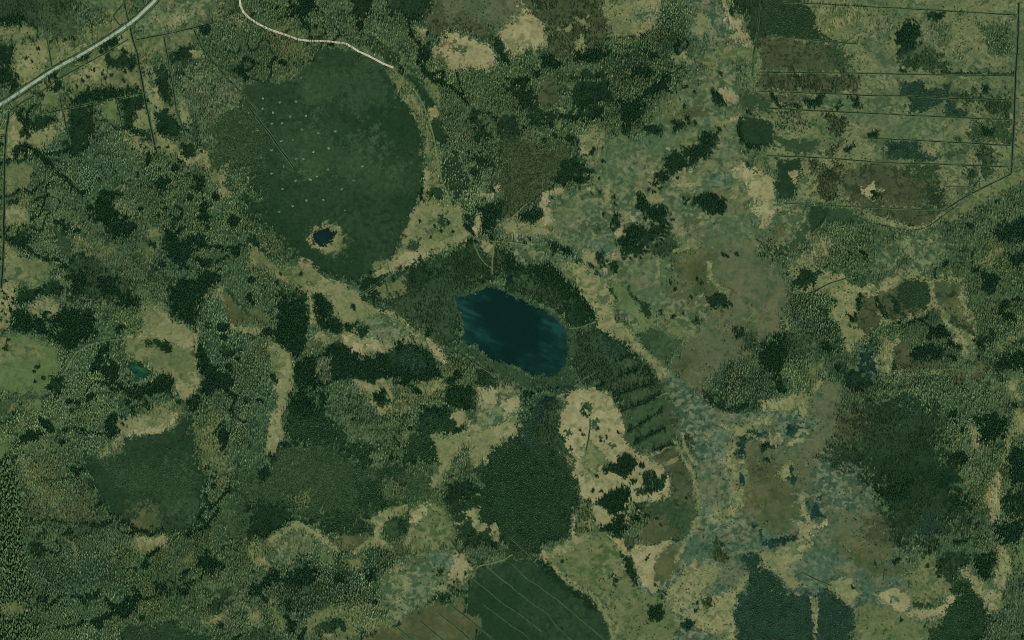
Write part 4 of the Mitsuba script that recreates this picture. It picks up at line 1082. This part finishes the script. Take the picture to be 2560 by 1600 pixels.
def paint(pts, code, soft, says):
    p = np.array(pts) / CELL
    m = int(max(soft * 3.2, 6) / CELL) + 3
    x0, y0 = np.maximum(np.floor(p.min(0)).astype(int) - m, 0)
    x1, y1 = np.minimum(np.ceil(p.max(0)).astype(int) + m, (NX, NY))
    if x1 <= x0 or y1 <= y0:
        return
    im = Image.new('1', (int(x1 - x0), int(y1 - y0)))
    ImageDraw.Draw(im).polygon([tuple(q) for q in (p - (x0, y0))], fill=1)
    inside = np.pad(np.array(im), 1, mode='edge')
    sd = (ndimage.distance_transform_edt(inside) - ndimage.distance_transform_edt(~inside))[1:-1, 1:-1] * CELL
    s = np.s_[y0:y1, x0:x1]
    if code[1] in '.x' and code[0] in 'pao':                     # glades reach a little under the trees round them
        sd = sd + 3.0
    elif code[1] in 'ck':
        sd = sd + 1.5
    mask = sd + soft * 0.8 * EDGE[s] + (1.0 + 0.6 * soft) * FINE[s] + (0.6 + 0.3 * soft + 0.5 * max(soft - 6, 0)) * GRAIN[s] > 0
    g, t = code
    number = 0
    if says and says[0]:
        name, label = says[0].split('|')
        number = 100 + len(areas) + len(stands)
        if name in STAND_NAMES:
            stands[number] = (name, label, t)
        else:
            areas[number] = (name, label, g)
    if g != '-':
        ground[s][mask] = number if number in areas else CODES.index(g)
    if t != '-':
        trees[s][mask] = ord(t)
        stand[s][mask] = number if number in stands else 0


# between the surveyed outlines the birch woods have winding grassy openings and dark spruce thickets of their own
bend, other = smooth_noise(95, 41), smooth_noise(150, 42)
bend = bend + 0.35 * smooth_noise(24, 43)
opening = (np.abs(bend) < 0.085) & (other + 0.5 * FINE > 0.35)
ground[opening], trees[opening] = CODES.index('o'), ord('.')
thicket = ((np.abs(smooth_noise(120, 44) + 0.4 * smooth_noise(26, 45)) < 0.1) & (smooth_noise(130, 46) > 0.45)) | (0.8 * smooth_noise(34, 47) + 0.6 * smooth_noise(14, 48) > 1.75)
ground[thicket], trees[thicket] = CODES.index('n'), ord('c')

for words, pts, k, says in parse(COVER):
    if words[0].startswith('~'):
        shape = LineString(pts).buffer(float(words[1]) * k / 2, resolution=3)
        paint(list(shape.exterior.coords), words[0][1:3], 2.0, says)
    else:
        soft = float(words[0][2:]) * 0.9 + 0.8
        if k < 1:                                               # the survey sheets overlap by a few metres
            o = 4 + 2.2 * soft
            sx, sy, wx, wy = sheet
            pts = [(x - o if x - sx < 2 else x + o if x - sx > wx - 2 else x, y - o if y - sy < 2 else y + o if y - sy > wy - 2 else y) for x, y in pts]
        paint(pts, words[0][:2], soft, says)

strips = []
cut = Image.new('1', (NX, NY))
for words, pts, k, says in parse(LINES):
    kind, width = words[0], float(words[1]) * {'ditch': 0.8, 'path': 0.85}.get(words[0], 1.0)
    strips.append((kind, width, pts, says[0] if says else None))
    ImageDraw.Draw(cut).line([(x / CELL, y / CELL) for x, y in pts], fill=1, width=max(1, int(round((width + (5 if kind in ('road', 'gravel') else -1 if kind == 'drain' else 2)) / CELL))))
trees[np.array(cut)] = ord('.')
wet = np.isin(ground, [n for n, a in areas.items() if a[2] == 'w'])
trees[ndimage.binary_dilation(wet, iterations=3)] = ord('.')

ground, trees, stand = (np.pad(a, PAD, mode='edge') for a in (ground, trees, stand))
HY, HX = ground.shape
gx0, gy0 = ground_xy(-PAD * CELL, -PAD * CELL)


def runs_mesh(mask, z):
    """One sheet of the cells in the mask: each row's run of cells is one quad."""
    d = np.diff(np.pad(mask.astype(np.int8), ((0, 0), (1, 1))), axis=1)
    row, a = np.nonzero(d == 1)
    _, b = np.nonzero(d == -1)
    xa, xb = gx0 + a * CELL, gx0 + b * CELL
    ya, yb = gy0 - row * CELL * YS, gy0 - (row + 1) * CELL * YS
    zz = np.full_like(xa, z)
    v = np.stack([np.stack([xa, yb, zz], 1), np.stack([xb, yb, zz], 1), np.stack([xb, ya, zz], 1), np.stack([xa, ya, zz], 1)], 1).reshape(-1, 3)
    i = np.arange(len(xa))[:, None] * 4
    return v, np.vstack([i + [0, 1, 2], i + [0, 2, 3]])


def fresh(name):
    if name not in scene and name not in labels:
        return name
    k = 1
    while f'{name}_{k:03d}' in scene or f'{name}_{k:03d}' in labels:
        k += 1
    return f'{name}_{k:03d}'


def say(key, label, category, kind=None, group=None):
    labels[key] = {'label': label, 'category': category}
    if kind:
        labels[key]['kind'] = kind
    if group:
        labels[key]['group'] = group


# ------------------------------------------------------------------ the ground
far = 40000.0
edge = float(gx0) + 30, float(gy0) - 30
scene['ground'] = mikit.ply((np.array([[-far, -far, -1.6], [far, -far, -1.6], [far, far, -1.6], [-far, far, -1.6]]), np.array([[0, 1, 2], [0, 2, 3]])), 'ground_material_f')
say('ground', 'grey-green woodland ground reaching beyond every edge of the view', 'ground', 'structure')
for c, (name, label, _) in GROUND.items():
    m = ground == CODES.index(c)
    if m.any():
        scene[name] = mikit.ply(runs_mesh(m, 0.0), 'ground_material_' + c)
        say(name, label, 'ground', 'structure')
for n, (name, label, g) in areas.items():
    m = ground == n
    if not m.any():
        continue
    key = fresh(name)
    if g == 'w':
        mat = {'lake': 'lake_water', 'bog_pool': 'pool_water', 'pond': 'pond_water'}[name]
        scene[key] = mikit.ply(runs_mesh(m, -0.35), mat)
    else:
        scene[key] = mikit.ply(runs_mesh(m, 0.0), 'ground_material_' + g)
    say(key, label, name.replace('_', ' '), 'structure')

# ------------------------------------------------------------------ plants: each one a small mesh, set down by the thousand
def ring(n, r, z, turn=0.0):
    a = np.arange(n) * 2 * np.pi / n + turn
    return np.stack([np.cos(a) * r, np.sin(a) * r, np.full(n, z)], 1)


def cone(n, r, z0, z1, turn=0.0):
    v = np.vstack([ring(n, r, z0, turn), [[0, 0, z1]]])
    return v, np.array([[i, (i + 1) % n, n] for i in range(n)])


def spindle(n, r, z0, zm, z1):
    v = np.vstack([ring(n, r, zm), [[0, 0, z1], [0, 0, z0]]])
    return v, np.array([[i, (i + 1) % n, n] for i in range(n)] + [[(i + 1) % n, i, n + 1] for i in range(n)])


def join(*parts):
    v, f, w, at = [], [], [], 0
    for (pv, pf), tint in parts:
        v.append(pv)
        f.append(pf + at)
        w.append(np.full(len(pv), tint))
        at += len(pv)
    return np.vstack(v), np.vstack(f), np.concatenate(w)


# unit plants: height 1, radius 1; the third item scales each corner's tint, lighter in upper conifer tiers
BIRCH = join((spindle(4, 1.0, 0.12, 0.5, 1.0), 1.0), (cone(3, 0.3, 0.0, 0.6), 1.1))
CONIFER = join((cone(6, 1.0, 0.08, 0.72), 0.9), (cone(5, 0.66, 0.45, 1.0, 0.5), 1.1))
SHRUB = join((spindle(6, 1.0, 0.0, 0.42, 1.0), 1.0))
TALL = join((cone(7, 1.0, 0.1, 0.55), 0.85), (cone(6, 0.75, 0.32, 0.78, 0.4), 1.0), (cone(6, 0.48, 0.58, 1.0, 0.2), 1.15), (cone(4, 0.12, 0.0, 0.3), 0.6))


def plant_mesh(unit, xy, h, r, tint, rng, lean=0.04):
    v, f, w = unit
    n = len(xy)
    a = rng.random(n) * 2 * np.pi
    jit = 1 + 0.25 * rng.standard_normal((n, len(v)))
    x, y = v[None, :, 0] * jit, v[None, :, 1] * jit
    c, s = np.cos(a)[:, None], np.sin(a)[:, None]
    lx, ly = lean * rng.standard_normal((2, n))
    z = v[None, :, 2] * h[:, None]
    px = xy[:, :1] + r[:, None] * (c * x - s * y) + lx[:, None] * z
    py = xy[:, 1:] + r[:, None] * (s * x + c * y) + ly[:, None] * z
    vv = np.stack([px, py, z], 2).reshape(-1, 3)
    ff = (f[None] + (np.arange(n) * len(v))[:, None, None]).reshape(-1, 3)
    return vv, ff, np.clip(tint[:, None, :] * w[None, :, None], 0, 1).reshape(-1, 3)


def tints(n, palette, rng, spread=0.18):
    p = np.array([lin(c) for c in palette])
    t = p[rng.integers(0, len(p), n)]
    return t * np.exp(spread * rng.standard_normal((n, 1)))


BIRCH_TINT = [(95, 120, 84), (82, 109, 76), (109, 130, 93), (71, 99, 68), (117, 131, 92)]
KINDS = {  # code: (unit, spacing, height, radius, tints, keep)
    's': (BIRCH, 3.9, (9, 17), (0.45, 0.9), BIRCH_TINT, 0.95),
    't': (BIRCH, 5.6, (8, 15), (0.45, 0.9), BIRCH_TINT, 0.8),
    'c': (CONIFER, 3.4, (5, 9.5), (1.2, 2.0), [(24, 52, 32), (29, 59, 37), (24, 52, 38), (36, 66, 42)], 0.95),
    'l': (CONIFER, 3.9, (1.6, 3.4), (1.2, 2.0), [(38, 62, 40), (46, 70, 45), (34, 58, 38), (52, 76, 48)], 0.85),
    'k': (CONIFER, 4.2, (3, 6.5), (1.1, 1.9), [(26, 48, 30), (32, 54, 34), (30, 52, 36), (40, 62, 40)], 0.6),
    'x': (SHRUB, 9.0, (1.5, 4), (1.0, 2.2), [(40, 62, 42), (52, 74, 50), (34, 54, 36)], 0.28),
    'v': (TALL, 5.4, (10, 16), (1.7, 2.7), [(80, 108, 76), (68, 98, 64), (92, 118, 84), (60, 90, 58)], 0.85),
}
DENS = 0.5 + 0.5 * np.tanh(0.9 * np.pad(smooth_noise(45, 21) + 0.8 * smooth_noise(18, 22), PAD, mode='edge'))
AGE = np.pad(smooth_noise(150, 31) * 0.6 + smooth_noise(60, 32) * 0.6 + smooth_noise(22, 33) * 0.5, PAD, mode='edge')
DRY = np.pad(smooth_noise(170, 34) * 0.8 + smooth_noise(40, 35) * 0.6, PAD, mode='edge')
found = {}
for code, (unit, gap, hh, rr, palette, keep) in KINDS.items():
    nx, ny = int(HX * CELL / gap), int(HY * CELL * YS / gap)
    r = np.random.default_rng(ord(code))
    jx, jy = np.meshgrid(np.arange(nx) + 0.5, np.arange(ny) + 0.5)
    sx = (jx + 0.95 * (r.random(jx.shape) - 0.5)) * gap
    sy = (jy + 0.95 * (r.random(jx.shape) - 0.5)) * gap
    ci, ri = (sx / CELL).astype(int).clip(0, HX - 1), (sy / (CELL * YS)).astype(int).clip(0, HY - 1)
    p = keep * np.ones(jx.shape)
    if code in 'st':
        p = keep * (0.45 + 0.65 * DENS[ri, ci])
    if code in 'kx':
        p = keep * (0.35 + 1.1 * DENS[ri, ci])
    ok = (trees[ri, ci] == ord(code)) & (r.random(jx.shape) < p)
    ids = stand[ri, ci][ok]
    xy = np.stack([gx0 + sx[ok], gy0 - sy[ok]], 1)
    n = len(xy)
    size = r.random(n)
    h, rad = hh[0] + (hh[1] - hh[0]) * size, rr[0] + (rr[1] - rr[0]) * (0.6 * size + 0.4 * r.random(n))
    tint = tints(n, palette, r)
    if code in 'st':                                            # birches differ from place to place in age and in how many dead grass stems show between them
        age, dry = AGE[ri, ci][ok], DRY[ri, ci][ok]
        tint = tint * (1.0 * np.exp(0.2 * age))[:, None] * np.stack([np.exp(0.05 * dry), np.ones(n), np.exp(-0.1 * dry)], 1)
    found[code] = (unit, xy, h, rad, tint, ids)

OTHERS = {'s': ('birch_forest', 'leafless grey-green birch forest covering the land between all named woods', 'forest'),
          't': ('open_birch_forest', 'thinly scattered leafless birches over pale grass', 'forest'),
          'c': ('spruce_forest', 'dark spruce clumps and belts scattered through the birch woods', 'forest'),
          'l': ('low_pine_cover', 'low dark pine cover on mossy ground', 'forest'),
          'k': ('mixed_thicket', 'speckled dark thickets with small gaps', 'thicket'),
          'x': ('scattered_scrub', 'tiny scattered scrub on heath and rough grass', 'scrub')}
for code, (unit, xy, h, rad, tint, ids) in found.items():
    if code == 'v':
        continue
    for n in [0] + sorted(stands):
        m = ids == n
        if not m.any():
            continue
        v, f, c = plant_mesh(unit, xy[m], h[m], rad[m], tint[m], np.random.default_rng(1000 + n + ord(code)))
        if n == 0:
            name, label, cat = OTHERS[code]
        else:
            name, label, _ = stands[n]
            cat = {'spruce_stand': 'wood', 'birch_wood': 'wood', 'open_wood': 'wood', 'pine_bog': 'wood'}[name]
        key = fresh(name)
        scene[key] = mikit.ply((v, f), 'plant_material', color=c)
        say(key, label, cat, 'stuff')

# the strip of tall conifers along the left edge: the largest 300 one by one, the rest as one wood
unit, xy, h, rad, tint, ids = found['v']
order = np.argsort(-h * rad * (xy[:, 0] > -1284))
one, rest = order[:300], order[300:]
CON = 'tall conifer in the dense strip along the lower left edge'
for i in one:
    v, f, c = plant_mesh(unit, np.zeros((1, 2)), h[i:i + 1], rad[i:i + 1], tint[i:i + 1], np.random.default_rng(5000 + int(i)))
    key = fresh('conifer_tree')
    scene[key] = mikit.ply((v, f), 'plant_material', color=c, to_world=T().translate([float(xy[i, 0]), float(xy[i, 1]), 0.0]))
    say(key, CON, 'tree', None, 'conifers of the strip along the lower left edge')
if len(rest):
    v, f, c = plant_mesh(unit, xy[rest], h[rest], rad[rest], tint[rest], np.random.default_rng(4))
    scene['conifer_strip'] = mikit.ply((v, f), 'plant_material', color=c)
    say('conifer_strip', 'smaller conifers filling the strip along the lower left edge', 'forest', 'stuff')

# ------------------------------------------------------------------ roads, paths, ditches, furrows
scene['asphalt'] = {'type': 'diffuse', 'reflectance': mikit.proc(lambda p, n, uv: mikit.mix(list(map(float, lin((140, 160, 138)))), list(map(float, lin((156, 176, 152)))), mikit.noise(p.x / 3, p.y / 3)))}
scene['gravel'] = {'type': 'diffuse', 'reflectance': mikit.proc(lambda p, n, uv: mikit.mix(list(map(float, lin((196, 192, 166)))), list(map(float, lin((214, 210, 184)))), mikit.noise(p.x / 2, p.y / 2, 4)))}
scene['rut'] = {'type': 'diffuse', 'reflectance': mikit.proc(lambda p, n, uv: mikit.mix(list(map(float, lin((160, 158, 138)))), list(map(float, lin((178, 174, 152)))), mikit.noise(p.x / 2, p.y / 2, 9)))}
scene['dirt'] = {'type': 'diffuse', 'reflectance': mikit.proc(lambda p, n, uv: mikit.mix(list(map(float, lin((84, 103, 70)))), list(map(float, lin((108, 119, 86)))), mikit.fbm(p.x / 9, p.y / 9, 2, 2)))}
scene['bank'] = {'type': 'diffuse', 'reflectance': mikit.proc(lambda p, n, uv: mikit.mix(list(map(float, lin((58, 82, 54)))), list(map(float, lin((84, 104, 70)))), mikit.fbm(p.x / 12, p.y / 12, 6, 2)))}
scene['peat_water'] = {'type': 'principled', 'base_color': {'type': 'rgb', 'value': list(map(float, lin((16, 34, 24))))}, 'roughness': 0.3, 'specular': 0.3}


def strip_mesh(pts, profile, wobble=0.0, step=5.0, seed=0):
    """A profile [(offset, height), ...] drawn along a polyline."""
    line = LineString([ground_xy(*p) for p in pts])
    n = max(int(line.length / step), 2)
    q = np.array([line.interpolate(t, normalized=True).coords[0] for t in np.linspace(0, 1, n + 1)])
    if len(q) > 6:
        q[1:-1] = 0.25 * q[:-2] + 0.5 * q[1:-1] + 0.25 * q[2:]
    r = np.random.default_rng(seed)
    t = np.gradient(q, axis=0)
    t /= np.linalg.norm(t, axis=1, keepdims=True) + 1e-9
    nrm = np.stack([-t[:, 1], t[:, 0]], 1)
    q = q + nrm * (wobble * ndimage.gaussian_filter1d(r.standard_normal(len(q)), 2) * 2)[:, None]
    m = len(profile)
    off, hgt = np.array(profile).T
    off = off[None] * (1 + wobble * 0.35 * ndimage.gaussian_filter1d(r.standard_normal((len(q), m)), 1.2, axis=0))
    xy = q[:, None] + nrm[:, None] * off[..., None]
    v = np.concatenate([xy, np.broadcast_to(hgt[None, :, None], (len(q), m, 1))], 2).reshape(-1, 3)
    i, j = np.meshgrid(np.arange(len(q) - 1), np.arange(m - 1), indexing='ij')
    a = (i * m + j).ravel()
    return v, np.vstack([np.stack([a, a + 1, a + m + 1], 1), np.stack([a, a + m + 1, a + m], 1)])[:, ::-1]


level = 0
for number, (kind, w, pts, label) in enumerate(strips):
    level += 1
    lift = 0.004 * level
    h = w / 2
    if kind == 'road':
        scene['road'] = mikit.ply(strip_mesh(pts, [(-h, 0.45), (h, 0.45)], 0.0), 'asphalt')
        say('road', label, 'road', 'structure')
        scene['road__verge'] = mikit.ply(strip_mesh(pts, [(-h - 4, 0.02), (-h - 1.6, 0.4), (h + 1.6, 0.4), (h + 4, 0.02)], 0.15, seed=3), 'bank')
        for s in (-1, 1):
            key = fresh('road__side_ditch')
            prof = [(s * (h + 4.2), 0.03), (s * (h + 6.4), 0.03)]
            scene[key] = mikit.ply(strip_mesh(pts, prof if s > 0 else prof[::-1], 0.3, seed=5), 'peat_water')
    elif kind == 'gravel':
        scene['gravel_road'] = mikit.ply(strip_mesh(pts, [(-h, 0.3), (h, 0.3)], 0.0), 'gravel')
        say('gravel_road', label, 'road', 'structure')
        scene['gravel_road__worn_middle'] = mikit.ply(strip_mesh(pts, [(-h * 0.42, 0.31), (h * 0.42, 0.31)], 0.12, seed=2), 'rut')
    elif kind == 'drain':
        key = fresh('drain')
        scene[key] = mikit.ply(strip_mesh(pts, [(-h, 0.05 + lift), (h, 0.05 + lift)], 0.6, seed=number), 'peat_water')
        say(key, label, 'drain', 'structure')
    elif kind == 'ditch':
        key = fresh('ditch')
        b = max(1.6, w * 0.6)
        scene[key + '__bank'] = mikit.ply(strip_mesh(pts, [(-h - b, 0.01 + lift * 0.2), (-h - b * 0.4, 0.5), (-h, 0.12), (h, 0.12), (h + b * 0.4, 0.5), (h + b, 0.01 + lift * 0.2)], 0.3, seed=number), 'bank')
        scene[key + '__water'] = mikit.ply(strip_mesh(pts, [(-h, 0.13 + lift), (h, 0.13 + lift)], 0.55, seed=number + 500), 'peat_water')
        say(key, label or 'thin dark ditch', 'ditch', 'structure')
    else:
        key = fresh({'path': 'path', 'furrow': 'furrow'}[kind])
        scene[key] = mikit.ply(strip_mesh(pts, [(-h, 0.14 + lift), (h, 0.14 + lift)], 0.7, seed=number), 'dirt' if kind == 'path' else 'bank')
        say(key, label or 'faint nameless pale track', kind, 'structure')

# ------------------------------------------------------------------ single bushes and hummocks
count = 0
for words, pts, k, says in parse(DOTS):
    kind, r0 = words[0], float(words[1])
    for p in pts:
        count += 1
        r = np.random.default_rng(9000 + count)
        x, y = ground_xy(*p)
        if kind == 'hummock':
            n = 9
            rad = r0 * np.exp(0.25 * r.standard_normal(n))
            outer, inner = ring(n, 1, 0.0), ring(n, 1, 0.8)
            outer[:, :2] *= rad[:, None]
            inner[:, :2] *= 0.6 * rad[:, None]
            v = np.vstack([outer, inner, [[0, 0, 1.1]]])
            f = [[i, (i + 1) % n, n + (i + 1) % n] for i in range(n)] + [[i, n + (i + 1) % n, n + i] for i in range(n)] + [[n + i, n + (i + 1) % n, 2 * n] for i in range(n)]
            tint = tints(1, [(96, 122, 90), (84, 110, 80), (104, 124, 90)], r, 0.1)
            c = np.repeat(tint, len(v), 0)
            key, cat = fresh('grass_hummock'), 'hummock'
        elif kind == 'sand':
            n = 14
            rad = r0 * np.exp(0.25 * r.standard_normal(n))
            outer = ring(n, 1, 0.03)
            outer[:, :2] *= rad[:, None]
            v = np.vstack([outer, [[0, 0, 0.35]]])
            f = [[i, (i + 1) % n, n] for i in range(n)]
            c = np.repeat(tints(1, [(128, 132, 100)], r, 0.05), len(v), 0)
            key, cat = fresh('sand_patch'), 'sand'
        else:
            m = 7
            at = r0 * 0.5 * r.standard_normal((m, 2))
            v, f, c = plant_mesh(CONIFER, at, r0 * (0.8 + 0.8 * r.random(m)), r0 * (0.35 + 0.25 * r.random(m)), tints(m, [(26, 48, 30), (32, 54, 34), (22, 42, 28)], r), r)
            key, cat = fresh('shrub'), 'shrub'
        scene[key] = mikit.ply((np.asarray(v), np.asarray(f)), 'plant_material', color=c, to_world=T().translate([float(x), float(y), 0.0]))
        say(key, says[0], cat, None, says[1])
